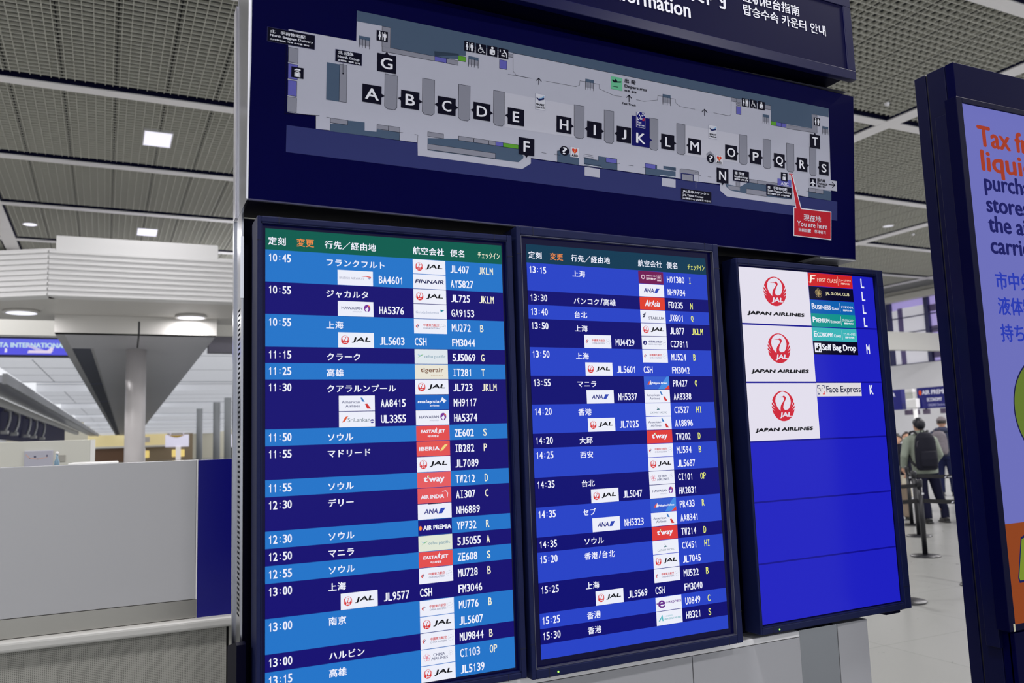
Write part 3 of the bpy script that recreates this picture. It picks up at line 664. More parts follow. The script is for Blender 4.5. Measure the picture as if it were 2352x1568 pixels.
        a.poly(q([(.5,.36),(.2,.64),(.2,.8),(.34,.88),(.5,.78),(.66,.88),(.8,.8),(.8,.64)]), (206,60,44), 8); a.poly(q([(.56,.8),(.62,.8),(.5,.58),(.58,.6),(.44,.42),(.48,.54),(.42,.54)]), (240,190,90), 9); a.fit('AED', X(.14), Y(.08), X(.86), Y(.28), BLK, 8, .5)
    elif k == 'q': a.ell(X(.5), Y(.5), w*.5, h*.5, BLK, 7, 30); a.fit('?', X(.3), Y(.14), X(.72), Y(.86), LW, 8, 1.0)
    elif k == 'face':
        a.rect(x0, y0, x1, y1, LW, lay+1); a.rect(x0+.9, y0+.9, x1-.9, y1-.9, (16,18,116), lay+2)
        for sx in (.14,.86):
            for sy in (.5,.92):
                dx = .16 if sx < .5 else -.16; dy = .1 if sy < .7 else -.1
                a.line(q([(sx+dx,sy),(sx,sy),(sx,sy+dy)]), w*.09, (214,60,70) if (sx > .5 and sy < .7) else LW, lay+3)
        a.line(q([(.36,.8),(.37,.76)]), w*.09, LW, lay+3); a.line(q([(.64,.8),(.65,.76)]), w*.09, LW, lay+3); a.line(q([(.5,.76),(.46,.66),(.54,.63)]), w*.07, LW, lay+3); a.line(q([(.36,.6),(.5,.54),(.64,.58)]), w*.07, LW, lay+3)
        a.fit('Face', X(.14), Y(.27), X(.56), Y(.4), LW, lay+3, .35); a.fit('Express', X(.14), Y(.08), X(.88), Y(.22), LW, lay+3, .35)
def chamfer(q, c=.2):
    x0, y0, x1, y1 = q; d = (x1-x0)*c
    return [(x0,y1),(x1,y1),(x1,y0+d),(x1-d,y0),(x0+d,y0),(x0,y0+d)]
tiles = []
for e in MAP:
    k = e[0]
    if k == 'p':
        v = [c/10 for c in e[3]]; fp.poly(list(zip(v[0::2], v[1::2])), MC[e[1]], e[2])
    elif k == 'r':
        x0, y0, x1, y1 = [c/10 for c in e[3]]
        if e[4] == 1: fp.rect(x0-.55, y0-.55, x1+.55, y1+.55, BLK, e[2]); fp.rect(x0+.45, y0+.45, x1-.45, y1-.45, MC[e[1]], e[2]+.5)
        elif e[4] == 2: fp.rect(x0-.7, y0-.7, x1+.7, y1+.7, (64,64,112), e[2]-.5); fp.rect(x0, y0, x1, y1, MC[e[1]], e[2])
        else: fp.rect(x0, y0, x1, y1, MC[e[1]], e[2])
    elif k == 'h':
        q = [c/10 for c in e[1]]; fp.poly(chamfer((q[0]-.6,q[1]-.6,q[2]+.6,q[3]+.6)), BLK, 4); fp.poly(chamfer((q[0]+.5,q[1]+.5,q[2]-.5,q[3]-.5)), MC['G'], 4.5)
    elif k == 'l':
        v = [c/10 for c in e[3]]; fp.line(list(zip(v[0::2], v[1::2])), e[2]*.8, MC[e[1]], 5.5)
    elif k == 'c': fp.ell(e[3][0]/10, e[3][1]/10, e[3][2]/10, e[3][2]/10, MC[e[1]], e[2], 12)
    elif k == 't':
        q = [c/10 for c in e[3]]; fp.fit(e[1], q[0], q[1], q[2], q[3], MC[e[2]], 9, .34)
    elif k == 's': q = [c/10 for c in e[2]]; (pic(fp, e[1], *q) if e[1] != 'face' else tiles.append((e[1], q, '')))
    elif k == 'k': tiles.append((e[1], [c/10 for c in e[2]], e[3]))
fpo = fp.build('floor_plan', mb, BM)
for l, q, dd in tiles:
    a = Art(prt); x0, y0, x1, y1 = q
    if l == 'face': pic(a, 'face', *q); a.build('face_scan_mark', fpo); continue
    c = (10,12,96) if l == 'K' else BLK; a.rect(x0, y0, x1, y1, c, 7); w = x1-x0
    h = (y1-y0) if l != 'K' else (y1-y0)*.55; cy = y0+h/2
    s = w*.085
    if 'r' in dd: a.poly([(x1,cy+s*1.2),(x1+s*1.9,cy),(x1,cy-s*1.2)], c, 7)
    if 'l' in dd: a.poly([(x0,cy+s*1.2),(x0-s*1.9,cy),(x0,cy-s*1.2)], c, 7)
    if 'u' in dd: a.poly([(x0+w/2-s*1.2,y1),(x0+w/2+s*1.2,y1),(x0+w/2,y1+s*1.8)], c, 7)
    if 'd' in dd: a.poly([(x0+w/2-s*1.2,y0),(x0+w/2+s*1.2,y0),(x0+w/2,y0-s*1.8)], c, 7)
    bw = {'I':.1,'J':.3,'L':.36,'E':.36,'F':.36,'M':.66,'A':.68,'O':.66,'Q':.64,'G':.6,'H':.54,'N':.56,'D':.58,'K':.5}.get(l, .48)*w
    lo = .2 if l != 'Q' else .12
    a.fit(l, x0+w/2-bw/2, y0+h*lo, x0+w/2+bw/2, y0+h*.8, (232,233,242), 8, w*.018); a.build('letter_tile', fpo)

# ------------------------------------------------------------------ header sign
hs = root('header_sign', 'long dark blue header sign with white multilingual check-in lettering', 'sign', (2.1422,-.0638,2.91), .03535)
LH, HH = 2.198, .325
HF = pm('header_frame', (7,10,60), .3, 0, .22, noise=.05, nscale=25)
p = MB().mat(HF)
p.bevbox(-LH, 0, -.004, .022, 0, .0365, .002); p.bevbox(-LH, 0, -.004, .022, .2875, HH, .002); p.bevbox(-.0405, 0, -.004, .022, .0365, .2875, .002); p.bevbox(-LH, -LH+.04, -.004, .022, .0365, .2875, .002)
p.build('sign_frame', None, hs)
p = MB().mat(pm('header_face', (1,1,50), .42, 0, .06, noise=.05, nscale=25)); p.box(-LH+.041, -.0415, 0, .02, .037, .287); p.build('face_panel', None, hs)
p = MB().mat(NAVYD); p.box(-LH+.03, -.05, .022, .1, .003, HH-.01); p.build('light_box', None, hs)
a = Art(prt); LT = (240,241,250)
a.txt('Check-in Counter Information', -780, 84, 50, LT, 4, 1.5, 'r', .93)
a.fit('チェックインカウンター案内', -1930, 147, -622, 236, LT, 4, 1.6)
a.fit('登机柜台指南', -541, 197, -269, 236, LT, 4, .9); a.fit('탑승수속 카운터 안내', -541, 147.5, -142, 186, LT, 4, .9)
a.build('lettering', hs, FACE)

def world_child(o, r):
    o.parent = r; o.matrix_parent_inverse = (Matrix.Translation(r.location) @ r.rotation_euler.to_matrix().to_4x4()).inverted()
# ------------------------------------------------------------------ stand that carries it all
st = root('information_stand', 'navy and steel information stand on a pale grey base, carrying map and monitors', 'information stand', (0,0,0))
b = MB().mat(NAVYD); b.box(-.04, 2.19, .135, .24, .93, 2.248)
b.build('rear_housing', None, st)
b = MB().mat(NAVY); b.box(-.04, 2.12, .06, .24, 2.885, 3.2); world_child(b.build('upper_housing'), hs)
b = MB().mat(pm('strip_cover', (110,112,128), .3, .5)); b.prism([(-.02,2.884),(.028,2.909),(.055,2.909),(.055,2.884)], 'x', -.04, 2.14); world_child(b.build('gap_cover'), hs)
# steel side profile with slots
sp = MB().mat(STEEL)
y0, y1, ys, ye = .108, .250, .1235, .172
z0, z1 = 1.085, 2.262; n = 62; zs, zt = 1.175, 1.995
sp.box(-.047, -.0415, y0, ys, z0, z1); sp.box(-.047, -.0415, ye, y1-.02, z0, z1); sp.box(-.053, -.0415, y1-.02, y1, .02, 2.262)
sp.box(-.047, -.0415, ys, ye, z0, zs); sp.box(-.047, -.0415, ys, ye, zt, z1)
dz = (zt-zs)/n
for i in range(n): sp.box(-.047, -.0415, ys, ye, zs+i*dz, zs+i*dz+dz*.52)
sp.build('slotted_side_profile', None, st)
sp = MB().mat(pm('slot_dark', (4,4,8), .8)); sp.box(-.041, -.0395, ys-.01, ye+.01, zs-.01, zt+.01); sp.build('slot_backing', None, st)
b = MB().mat(pm('profile_lip', (226,228,236), .2, .9)); b.box(-.0495, -.041, .104, .1085, 2.02, 2.19); b.build('side_lip', None, st)
b = MB().mat(NAVYD); b.prism([(.05,1.128),(.07,1.132),(.245,1.088),(.25,1.05),(.235,.0),(.05,.0)], 'x', -.062, -.0395); b.build('hinge_cover', None, st)
GREYB = pm('base_grey', (166,167,172), .3, 0, .5, noise=.02, nscale=3)
by, bz = .065, .928
b = MB().mat(GREYB); b.box(-.04, 1.334, by, .42, .06, bz-.022); b.box(1.3375, 1.79, by, .42, .06, bz-.022); b.build('base_panel', None, st)
b = MB().mat(pm('seam_dark', (10,10,16), .8)); b.box(1.333, 1.338, by+.004, .4, .06, bz-.024); b.box(-.03, 2.1, by+.02, .41, 0, .06); b.build('plinth', None, st)
b = MB().mat(pm('base_top_white', (232,232,234), .35)); b.bevbox(-.04, 1.79, by-.002, .43, bz-.02, bz, .003); b.build('base_top', None, st)
b = MB().mat(pm('polished_metal', (150,154,160), .16, .9, bump=.15, nscale=3)); b.box(1.79, 1.966, by+.002, .42, .06, bz); b.build('metal_end_panel', None, st)
b = MB().mat(GREYB); b.box(1.969, 2.113, by+.001, .42, .06, bz); b.build('end_panel', None, st)

# ------------------------------------------------------------------ totem
tt = root('advertising_totem', 'tall dark navy totem with lit travel poster screen at right edge', 'advertising totem', (2.413,-.267,0))
TN = pm('totem_navy', (1,2,46), .45, 0, .03, noise=.06, nscale=30); TN2 = pm('totem_side', (6,9,46), .42, 0, .14, noise=.06, nscale=30)
TW2_, TH = 1.22, 2.94
b = MB().mat(TN); b.box(.0, TW2_, .0, .05, .0, .09); b.bevbox(0, TW2_, .0, .034, .0, TH, .002)
b.build('front_plate', None, tt)
b = MB().mat(TN2); b.bevbox(.0, TW2_, .036, .112, .0, TH-.0, .003); b.build('core', None, tt)
b = MB().mat(TN2); b.bevbox(.0, TW2_, .118, .166, .0, TH, .003); b.build('rear_plate', None, tt)
b = MB().mat(pm('groove', (3,3,12), .8)); b.box(.006, TW2_-.006, .03, .12, .01, TH-.006); b.build('seam', None, tt)
d = MB().mat(pm('totem_bezel', (2,3,40), .4, 0, .05))
# display: local x from totem corner, front face at y = -.018
xl, xi, zb, zt_ = -.028, .005, .914, 2.798
d.bevbox(xl, xi, -.018, .03, zb, zt_, .002); d.bevbox(xi-.002, 1.10, -.018, .03, zt_-.021, zt_, .002); d.bevbox(xi-.002, 1.10, -.018, .03, zb, zb+.02, .002); d.bevbox(1.075, 1.108, -.018, .03, zb, zt_, .002)
dso = d.build('display_frame', None, tt)
d = MB().mat(TN2); d.bevbox(-.017, .02, .031, .082, .85, 2.752, .002); d.build('side_bracket', None, tt)
d = MB().mat(TN); d.bevbox(.0, 1.1, -.012, .01, .03, .905, .002); d.build('lower_panel', None, tt)
kx = lambda x: (-.32373+(2.43+x/1000+.32373)*.9917-2.413)*1000
kz = lambda z: 1619.97+(z-1619.97)*.9917
sm = MB().mat(pm('poster_glass', (3,3,10), .3, 0, .05)); sm.box(xi-.003, 1.08, -.0125, .01, zb+.01, zt_-.015)
sso = sm.build('screen', None, tt)
PZ = (108,111,186); NV = (26,28,96); RB = (160,58,36); JPB = (40,58,176)
def poster_ink(c):
    return pm('poster_%d_%d_%d' % c, (2,2,4), .6, 0, .02, emit=c)
a = Art(poster_ink); a.rect(xi*1000, kz(1265), 1075, 2777, PZ, 1); a.rect(xi*1000, 934, 1075, kz(1265), (140,66,30), 1)
def tl(t, z0, cap, c, x, ref, wref, b):
    bb = glyph(ref)[2]; a.txt(t, kx(x), kz(z0), cap, c, 3, b, 'l', wref/((bb[2]-bb[0])*cap/.66))
tl('Tax free', 2635.7, 73, RB, 87, 'Tax', 178, 4.2); tl('liquids', 2542, 73, RB, 92, 'liqui', 226, 4.2)
for t, z in (('purchased', 2468), ('stores', 2385), ('the airport', 2310), ('carried', 2230)): tl(t, z, 58, NV, 95, 'purch', 214, 3.2)
for t, z in (('市中免税店', 2097), ('液体物', 2003), ('持ち込み', 1905)):
    n_ = len(t); a.fit(t, kx(101), kz(z), kx(101)+n_*69, kz(z)+64, JPB, 3, 2)
a.ell(kx(319), kz(1662), 190, 190, (24,24,70), 3, 60); a.ell(kx(319), kz(1662), 184, 184, (98,118,44), 4, 60)
a.poly([(kx(56),kz(1078)),(kx(62),kz(1062)),(kx(200),kz(1062)),(kx(330),kz(1200)),(kx(150),kz(1230)),(kx(92),kz(1215))], (26,30,84), 3); a.poly([(kx(62),kz(1080)),(kx(66),kz(1070)),(kx(198),kz(1070)),(kx(318),kz(1196)),(kx(150),kz(1222)),(kx(96),kz(1208))], (120,140,44), 4)
a.build('poster_picture', sso, Matrix.Translation((0,-.0128,0)) @ FACE)
tp = MB().mat(pm('masking_tape', (196,196,168), .8)); tp.box(xi-.012, xi-.003, -.0186, -.0178, .913, .938); tp.build('tape_scrap', None, tt)
# ------------------------------------------------------------------ floor, ceiling, far walls
HC = 5.4; YAWC = .021
CEIL_Z = CAM.z+HC
fm = pm('floor_stone', (196,196,190), .24, 0, .4)
nt = fm.node_tree; bs = nt.nodes['Principled BSDF']; tc = nt.nodes.new('ShaderNodeTexCoord')
br = nt.nodes.new('ShaderNodeTexBrick'); br.inputs['Scale'].default_value = 1.0; br.offset = 0; br.inputs['Brick Width'].default_value = 1.2; br.inputs['Row Height'].default_value = 1.2
br.inputs['Mortar Size'].default_value = .004; br.inputs['Color1'].default_value = lin((152,153,150)); br.inputs['Color2'].default_value = lin((148,149,146)); br.inputs['Mortar'].default_value = lin((134,135,132))
nz = nt.nodes.new('ShaderNodeTexNoise'); nz.inputs['Scale'].default_value = 9; nz.inputs['Detail'].default_value = 6
rp = nt.nodes.new('ShaderNodeValToRGB'); rp.color_ramp.elements[0].position = .27; rp.color_ramp.elements[0].color = (.25,.25,.24,1); rp.color_ramp.elements[1].position = .32; rp.color_ramp.elements[1].color = (1,1,1,1)
mx = nt.nodes.new('ShaderNodeMix'); mx.data_type = 'RGBA'; mx.blend_type = 'MULTIPLY'; mx.inputs[0].default_value = .8
nt.links.new(tc.outputs['Object'], br.inputs['Vector']); nt.links.new(tc.outputs['Object'], nz.inputs['Vector']); nt.links.new(nz.outputs['Fac'], rp.inputs[0])
nt.links.new(br.outputs['Color'], mx.inputs[6]); nt.links.new(rp.outputs[0], mx.inputs[7]); nt.links.new(mx.outputs[2], bs.inputs['Base Color'])
f = MB().mat(fm); f.box(-18, 28.2, -14, 158, -.2, 0); struct(f.build('floor'))

CM = Matrix.Translation((CAM.x, CAM.y, CEIL_Z)) @ Matrix.Rotation(YAWC, 4, 'Z')     # ceiling grid frame
YB = [HC*(2.466+.66*k) for k in range(-6, 2)]+[HC*3.737, HC*4.367, HC*5.0]; XB = [HC*(-.415+1.37*j) for j in range(-2, 5)]
dk = MB().mat(pm('plenum_dark', (40,42,44), .9)); dk.box(XB[0]-2, XB[-1]+3, YB[0]-2, YB[-1]+.3, .32, .4); o = dk.build('ceiling', None, None, CM); struct(o)
gm = pm('ceiling_lattice', (196,196,186), .5, 0, .4)
g = MB().mat(gm); dpt = .042; th = .009
xa, xb = XB[0], XB[-1]; bw = .22; gap = .13
for yi in range(len(YB)-1):
    ya, yb2 = YB[yi]+bw/2, YB[yi+1]-bw/2-gap
    y = ya+.02
    while y < yb2: g.box(xa, xb, y, y+th, 0, dpt); y += .12
    for xi_ in range(len(XB)-1):
        p0 = XB[xi_]+.19; k = 0; pw = (XB[xi_+1]-XB[xi_]-.38)/10
        for k in range(10):
            for q in (.045,.155,.285,.415,.545,.645): 
                x = p0+k*pw+q*pw/.69; g.box(x, x+(th*.8), ya, yb2, 0, dpt)
struct(g.build('ceiling_lattice', None, None, CM))
rm = pm('ceiling_rail_white', (226,224,226), .45); rd = pm('ceiling_slot_dark', (10,12,44), .7, 0, .1)
n = 0
for y in YB:
    n += 1; b = MB().mat(rm); b.box(xa-2, xb+2, y-bw/2, y+bw/2, -.03, -.012); b.mat(rd).box(xa-2, xb+2, y-bw/2-.02, y+bw/2-.02, -.0118, .06); struct(b.build('trim_%d' % n, None, None, CM))
for x in XB:
    n += 1; b = MB().mat(rm); b.box(x-.16, x+.16, YB[0], YB[-1]+.4, -.034, -.014); b.mat(rd).box(x-.2, x+.2, YB[0], YB[-1]+.4, -.0105, .058); struct(b.build('trim_%d' % n, None, None, CM))
b = MB().mat(pm('panel_joint_black', (26,27,30), .8, 0, .05))
for yi in range(len(YB)-1):
    for xi_ in range(len(XB)-1):
        p0 = XB[xi_]+.19; pw = (XB[xi_+1]-XB[xi_]-.38)/10
        for k in range(0, 11): b.box(p0+k*pw-.007, p0+k*pw+.007, YB[yi]+bw/2, YB[yi+1]-bw/2-gap, .008, .05)
struct(b.build('ceiling_joint', None, None, CM))

# panel lamps in the ceiling
def panel_lamp(px, py, label, sx=.43, sy=.72, watts=None, vis=True):
    loc = CM @ Vector((px, py, -.012)); r = root('ceiling_lamp', label, 'ceiling lamp', loc, YAWC, 'square panel lamps in the lattice ceiling')
    b = MB().mat(pm('lamp_frame', (214,214,216), .4)); e = .02
    b.box(-sx/2-e, sx/2+e, -sy/2-e, -sy/2, 0, .06); b.box(-sx/2-e, sx/2+e, sy/2, sy/2+e, 0, .06); b.box(-sx/2-e, -sx/2, -sy/2, sy/2, 0, .06); b.box(sx/2, sx/2+e, -sy/2, sy/2, 0, .06); b.build('frame', None, r)
    b = MB().mat(pm('lamp_diffuser', (240,240,250), .4, emit=(226,222,246), es=.8)); b.box(-sx/2, sx/2, -sy/2, sy/2, .006, .05); b.build('diffuser', None, r)
    area_lamp('lamp_light', (0,0,-.004), sx*.9, sy*.9, watts or LAMP_W, r)
    return r
panel_lamp(HC*.136, HC*2.80, 'bright square panel lamp in the lattice ceiling, nearer of the two at left', watts=55)
panel_lamp(HC*.159, HC*4.06, 'smaller looking square panel lamp above the white box of the ribbed canopy', watts=12)
k = 0
for X_ in (-1.25, .077, 1.4, 2.72):
    for Y_ in (1.5, .2, -1.0):
        panel_lamp(HC*X_, HC*Y_, 'square panel lamp over the near part of the hall, out of the picture', watts=LAMP_W*1.0)
for X_, Y_, w_ in ((23.5,7,560),(23.5,11,560),(19,5,350),(14,15.5,400),(20,22.5,420),(-7.5,9.5,650),(-9.5,13,420),(3,20.6,260),(-4.2,20,190),(7.5,16,300)):  # unseen lamps added to brighten the far walls, queue and canopy
    l_ = panel_lamp(0, 0, 'unseen square panel lamp added to brighten the far part of the hall', watts=w_); l_.location = (X_, Y_, CEIL_Z-.012)
def round_lamp(px, py, z, r0, label, emit, group='round downlights', local=True):
    loc = (CM @ Vector((px, py, z))) if local else Vector((px, py, z))
    r = root('downlight', label, 'downlight', loc, 0, group)
    b = MB().mat(pm('downlight_ring', (206,204,200), .3, .2)); b.lathe([(r0,.0),(r0*1.18,.0),(r0*1.2,.012),(r0*1.18,.05),(r0,.05),(r0,.0)], 32, (0,0,0), False); b.build('ring', None, r)
    b = MB().mat(emit); b.lathe([(0,.008),(r0,.008),(r0,.03),(0,.03)], 32); b.build('lens', None, r)
    return r
EM1 = pm('downlight_lens', (240,240,250), .4, emit=(238,236,255), es=1.2)
round_lamp(-.309*HC, 4.066*HC, -.02, .14, 'tiny round downlight in the lattice ceiling at far left', EM1)
round_lamp(3.532*HC, 2.793*HC, -.02, .13, 'small round downlight in the ceiling between map board and totem', pm('dim_lens', (222,222,232), .3, emit=(214,214,226), es=.55))
for i, (x, y) in enumerate(((2.177,1.686),(3.821,2.874))):
    b = MB().mat(pm('sprinkler', (226,226,230), .2, .7)); b.lathe([(0,-.05),(.03,-.045),(.045,-.01),(.05,.02),(.02,.06)], 16)
    tag(b.build('smoke_detector', None, None, CM @ Matrix.Translation((x*HC, y*HC, 0))), ('small shiny detector on the lattice ceiling beside the header sign','small shiny detector on the ceiling near the totem edge')[i], 'detector', 'ceiling detectors')

# ------------------------------------------------------------------ right hand wall with windows
XW = 28.0
wm = pm('wall_white', (214,214,218), .55)
b = MB().mat(wm); b.box(XW, XW+.4, 2, 40, 0, 4.0); b.box(XW, XW+.4, 2, 40, 6.62, 7.4); b.box(XW, XW+.4, 2, 17.2, 4.0, 6.62); b.box(XW, XW+.4, 21.75, 40, 4.0, 6.62); struct(b.build('wall_right'))
b = MB().mat(pm('cornice', (210,208,200), .5)); b.box(XW-.35, XW+.02, 2, 40, 6.55, 6.78); b.box(XW-.22, XW+.02, 2, 40, 6.82, 6.95); struct(b.build('trim_90'))
b = MB().mat(pm('gap_black', (20,30,30), .7)); b.box(XW-.2, XW+.02, 2, 40, 6.78, 6.82); struct(b.build('trim_91'))
fr = pm('window_frame_navy', (40,42,92), .4)
w = MB().mat(pm('window_glass', (150,140,190), .1, 0, .5, emit=(150,138,190), es=.75)); w.box(XW+.2, XW+.22, 17.2, 21.75, 4.0, 6.62); wo = struct(w.build('window_1'))
ss = MB().mat(fr)
for y in (21.62, 19.86): ss.box(XW+.06, XW+.2, y-.09, y+.09, 4.0, 6.62)
for y in (21.1,): ss.mat(pm('mullion_thin', (96,84,136), .4)).box(XW+.1, XW+.2, y-.1, y+.1, 4.0, 6.3)
ss.mat(fr)
for z in (4.02, 4.66, 5.28, 5.9): ss.box(XW+.08, XW+.2, 17.2, 21.75, z-.018, z+.018)
ss.build('window_frame', None, wo)
sh = pm('roller_blind', (228,228,236), .8, emit=(226,224,234), es=.25)
for y0_, y1_, zt2, in ((20.0, 21.0, 6.3), (21.25, 21.5, 6.25)):
    b = MB().mat(sh); b.box(XW+.14, XW+.17, y0_, y1_, 4.04, zt2); b.build('blind', None, wo)
dk = pm('window_dark', (92,80,124), .3)
for z in (4.3, 5.28, 6.12):
    b = MB().mat(dk); b.box(XW+.15, XW+.19, 17.4, 19.76, z-.13, z+.13); b.build('outside_ledge', None, wo)

# ------------------------------------------------------------------ counter screen behind the stand, left
ct = root('check_in_counter', 'pale grey counter screen with royal blue end panel beside the information stand', 'counter', (0,0,0))
CY = 1.4; cg = pm('counter_grey', (166,167,170), .42, 0, .5, noise=.03, nscale=1.5)
b = MB().mat(cg); b.bevbox(-3.6, -.061, CY, CY+.05, 1.03, 1.576, .002); b.build('screen_panel', None, ct)
b = MB().mat(pm('counter_edge_white', (226,226,226), .35)); b.box(-.0605, -.055, CY-.001, CY+.05, .955, 1.577); b.box(.083, .10, CY-.004, CY+.05, .92, 1.577); b.build('edge_strip', None, ct)
b = MB().mat(pm('royal_blue', (2,2,112), .3, 0, .5)); b.bevbox(-.0545, .0825, CY-.002, CY+.05, .957, 1.5745, .001); b.build('blue_panel', None, ct)
b = MB().mat(pm('steel_kick', (168,166,160), .28, .95, noise=.08, nscale=4)); b.box(-3.6, -.056, CY-.004, CY+.05, .9605, 1.029); b.build('steel_strip', None, ct)
b = MB().mat(pm('ledge_white', (186,186,182), .4)); b.bevbox(-3.6, .102, CY-.05, CY+.06, .918, .958, .012, 3); b.build('ledge', None, ct)
mm = pm('perforated_panel', (150,150,143), .5, 0, .4)
nt = mm.node_tree; bs = nt.nodes['Principled BSDF']; tc = nt.nodes.new('ShaderNodeTexCoord'); vv = nt.nodes.new('ShaderNodeTexVoronoi'); vv.inputs['Scale'].default_value = 160; vv.inputs['Randomness'].default_value = 0
rp = nt.nodes.new('ShaderNodeValToRGB'); rp.color_ramp.elements[0].position = .32; rp.color_ramp.elements[0].color = lin((106,106,100)); rp.color_ramp.elements[1].position = .42; rp.color_ramp.elements[1].color = lin((150,150,143))
nt.links.new(tc.outputs['Object'], vv.inputs['Vector']); nt.links.new(vv.outputs['Distance'], rp.inputs[0]); nt.links.new(rp.outputs[0], bs.inputs['Base Color'])
b = MB().mat(mm); b.box(-3.6, .055, CY-.02, CY+.3, .06, .918); b.build('perforated_front', None, ct)
b = MB().mat(pm('seam_dark2', (8,8,10), .8)); b.box(.055, .064, CY-.01, CY+.3, .06, .918); b.box(-3.5, .1, CY+.0, CY+.3, 0, .06); b.build('plinth', None, ct)
b = MB().mat(mm); b.box(.064, .102, CY-.022, CY+.3, .06, .918); b.build('end_post', None, ct)
# second partition behind with notice
pt = root('partition', 'low cream partition wall behind the grey counter at far left', 'partition', (0,0,0))
PY = 6.0
b = MB().mat(pm('cream', (206,206,196), .5)); b.bevbox(-5, -.6, PY, PY+.08, .0, 1.733, .003); b.build('wall_board', None, pt)
b = MB().mat(pm('cream_edge', (236,236,232), .4)); b.box(-.6, -.565, PY-.004, PY+.09, 0, 1.733); b.build('edge_strip', None, pt)
nb = MB().mat(pm('notice', (178,178,190), .35)); nb.bevbox(-1.10, -.885, PY-.02, PY-.002, 1.50, 1.652, .003); r = nb.build('notice_board'); tag(r, 'framed grey notice on the cream partition behind the counter', 'notice')
a = Art(prt); a.line([(-1085,1620),(-1060,1590),(-1000,1580),(-930,1592)], 6, (214,170,150), 1); a.ell(-1020, 1600, 9, 8, (60,60,90), 2, 12); a.ell(-930, 1606, 6, 9, (70,70,100), 2, 12); a.build('notice_print', r, Matrix.Translation((0,PY-.0205,0)) @ FACE)
b = MB().mat(pm('switch_grey', (160,158,150), .5)); b.bevbox(-.84, -.79, PY-.012, PY-.001, 1.55, 1.61, .003); tag(b.build('wall_switch'), 'small square grey plate on the cream partition', 'switch plate')
b = MB().mat(pm('bottle_blue', (120,150,170), .2)); b.lathe([(0,0),(.013,0),(.014,.06),(.006,.075),(.006,.1),(.0,.1)], 14); b.mat(pm('pump_white', (230,230,230), .4)).lathe([(0,.1),(.008,.1),(.008,.115),(0,.117)], 10)
b2 = MB().mat(pm('counter_top_white', (222,222,220), .4)); b2.bevbox(-.62, -.36, 3.2, 3.75, 1.515, 1.562, .006); b2.mat(cg).box(-3.1, -.38, 3.25, 3.7, 0, 1.516); tag(b2.build('service_desk'), 'white topped service desk between the grey counter and cream partition', 'desk')
tag(b.build('pump_bottle', None, None, Matrix.Translation((-.68, 3.3, 1.516))), 'slim blue pump bottle on the white desk top', 'bottle')
# ------------------------------------------------------------------ ribbed canopy, soffit and column of the check-in island
cw = pm('canopy_white', (216,216,216), .45, 0, .45); cu = pm('canopy_under', (196,194,190), .5)
cn = root('ribbed_canopy', 'big white canopy with horizontal ribs and flat box on top, over the island at left', 'canopy', (0,0,0))
FY, CZ0, CZ1 = 14.5, 4.428, 5.305
m = MB().mat(cw); xl_, xr_ = -1.625, 6.0; nr = 9; dzr = (CZ1-CZ0)/nr
def ribs(m, xa, ya, xb, yb):
    L = math.hypot(xb-xa, yb-ya); dx, dy = (xb-xa)/L, (yb-ya)/L; nx, ny = dy, -dx
    pts = []
    for i in range(nr):
        z = CZ0+i*dzr
        pts += [(0, z+.0), (.05, z+.012), (.05, z+dzr*.55), (0, z+dzr*.72)]
    pts += [(0, CZ1), (-.25, CZ1), (-.25, CZ0)]
    vs = []
    for (x, y) in ((xa, ya), (xb, yb)): vs += [(x+nx*o, y+ny*o, z) for o, z in pts]
    n = len(pts); m.add(vs, [[i, (i+1) % n, n+(i+1) % n, n+i] for i in range(n)]+[list(range(n))[::-1], list(range(n, 2*n))])
ribs(m, xl_, FY, xr_, FY); m.build('ribbed_fascia', None, cn)
m = MB().mat(cw); ribs(m, xl_-5.0, FY+2.6, xl_-.006, FY); m.build('angled_fascia', None, cn)
m = MB().mat(cw); m.bevbox(-1.52, 1.255, FY-.02, FY+1.2, 5.25, 5.55, .01); m.build('roof_box', None, cn)
m = MB().mat(cu); m.prism([(xl_-5,FY+2.7),(xl_,FY+.1),(xr_,FY+.1),(xr_,17.6),(xl_-5,17.6)], 'z', CZ0+.002, CZ0+.1); m.build('underside', None, cn)
m = MB().mat(cw); m.prism([(xl_-5,FY+2.75),(xl_,FY+.2),(xr_,FY+.2),(xr_,17.5),(xl_-5,17.5)], 'z', CZ1-.1, CZ1); m.build('roof_slab', None, cn)
EM2 = pm('canopy_lens', (240,240,250), .4, emit=(236,236,252), es=1.15)
for x, lab in ((-2.213,'wide round downlight under the canopy, left one'),(.895,'wide round downlight under the canopy, right one above the soffit edge')):
    r = round_lamp(x, 16.33, CZ0-.052, .27, lab, EM2, 'round downlights', False); area_lamp('downlight_light', (0,0,-.004), .3, .3, 26, r)
sf = root('long_soffit', 'long grey ceiling soffit running away from the canopy, dark glass strip along its left side', 'soffit', (0,0,0))
SY = 16.7; sz = 4.062
m = MB().mat(pm('soffit_white', (208,206,202), .45)); m.box(-1.668, 1.448, SY, SY+.3, sz, CZ0-.0); m.build('end_face', None, sf)
gl = pm('soffit_grey', (196,196,202), .3, .2, .5, noise=.06, nscale=.6)
m = MB().mat(gl); m.box(-1.05, 1.44, SY+.01, 138, sz, sz+.25); m.build('underside', None, sf)
m = MB().mat(pm('soffit_edge', (170,170,172), .4)); m.box(-1.668, -1.5, SY+.01, 138, sz, sz+.3); m.box(-1.10, -1.04, 19.6, 138, sz-.01, sz+.2); m.build('edge_rail', None, sf)
m = MB().mat(gl); m.box(-1.5, -1.05, SY+.01, 19.55, sz, sz+.2); m.build('near_plate', None, sf)
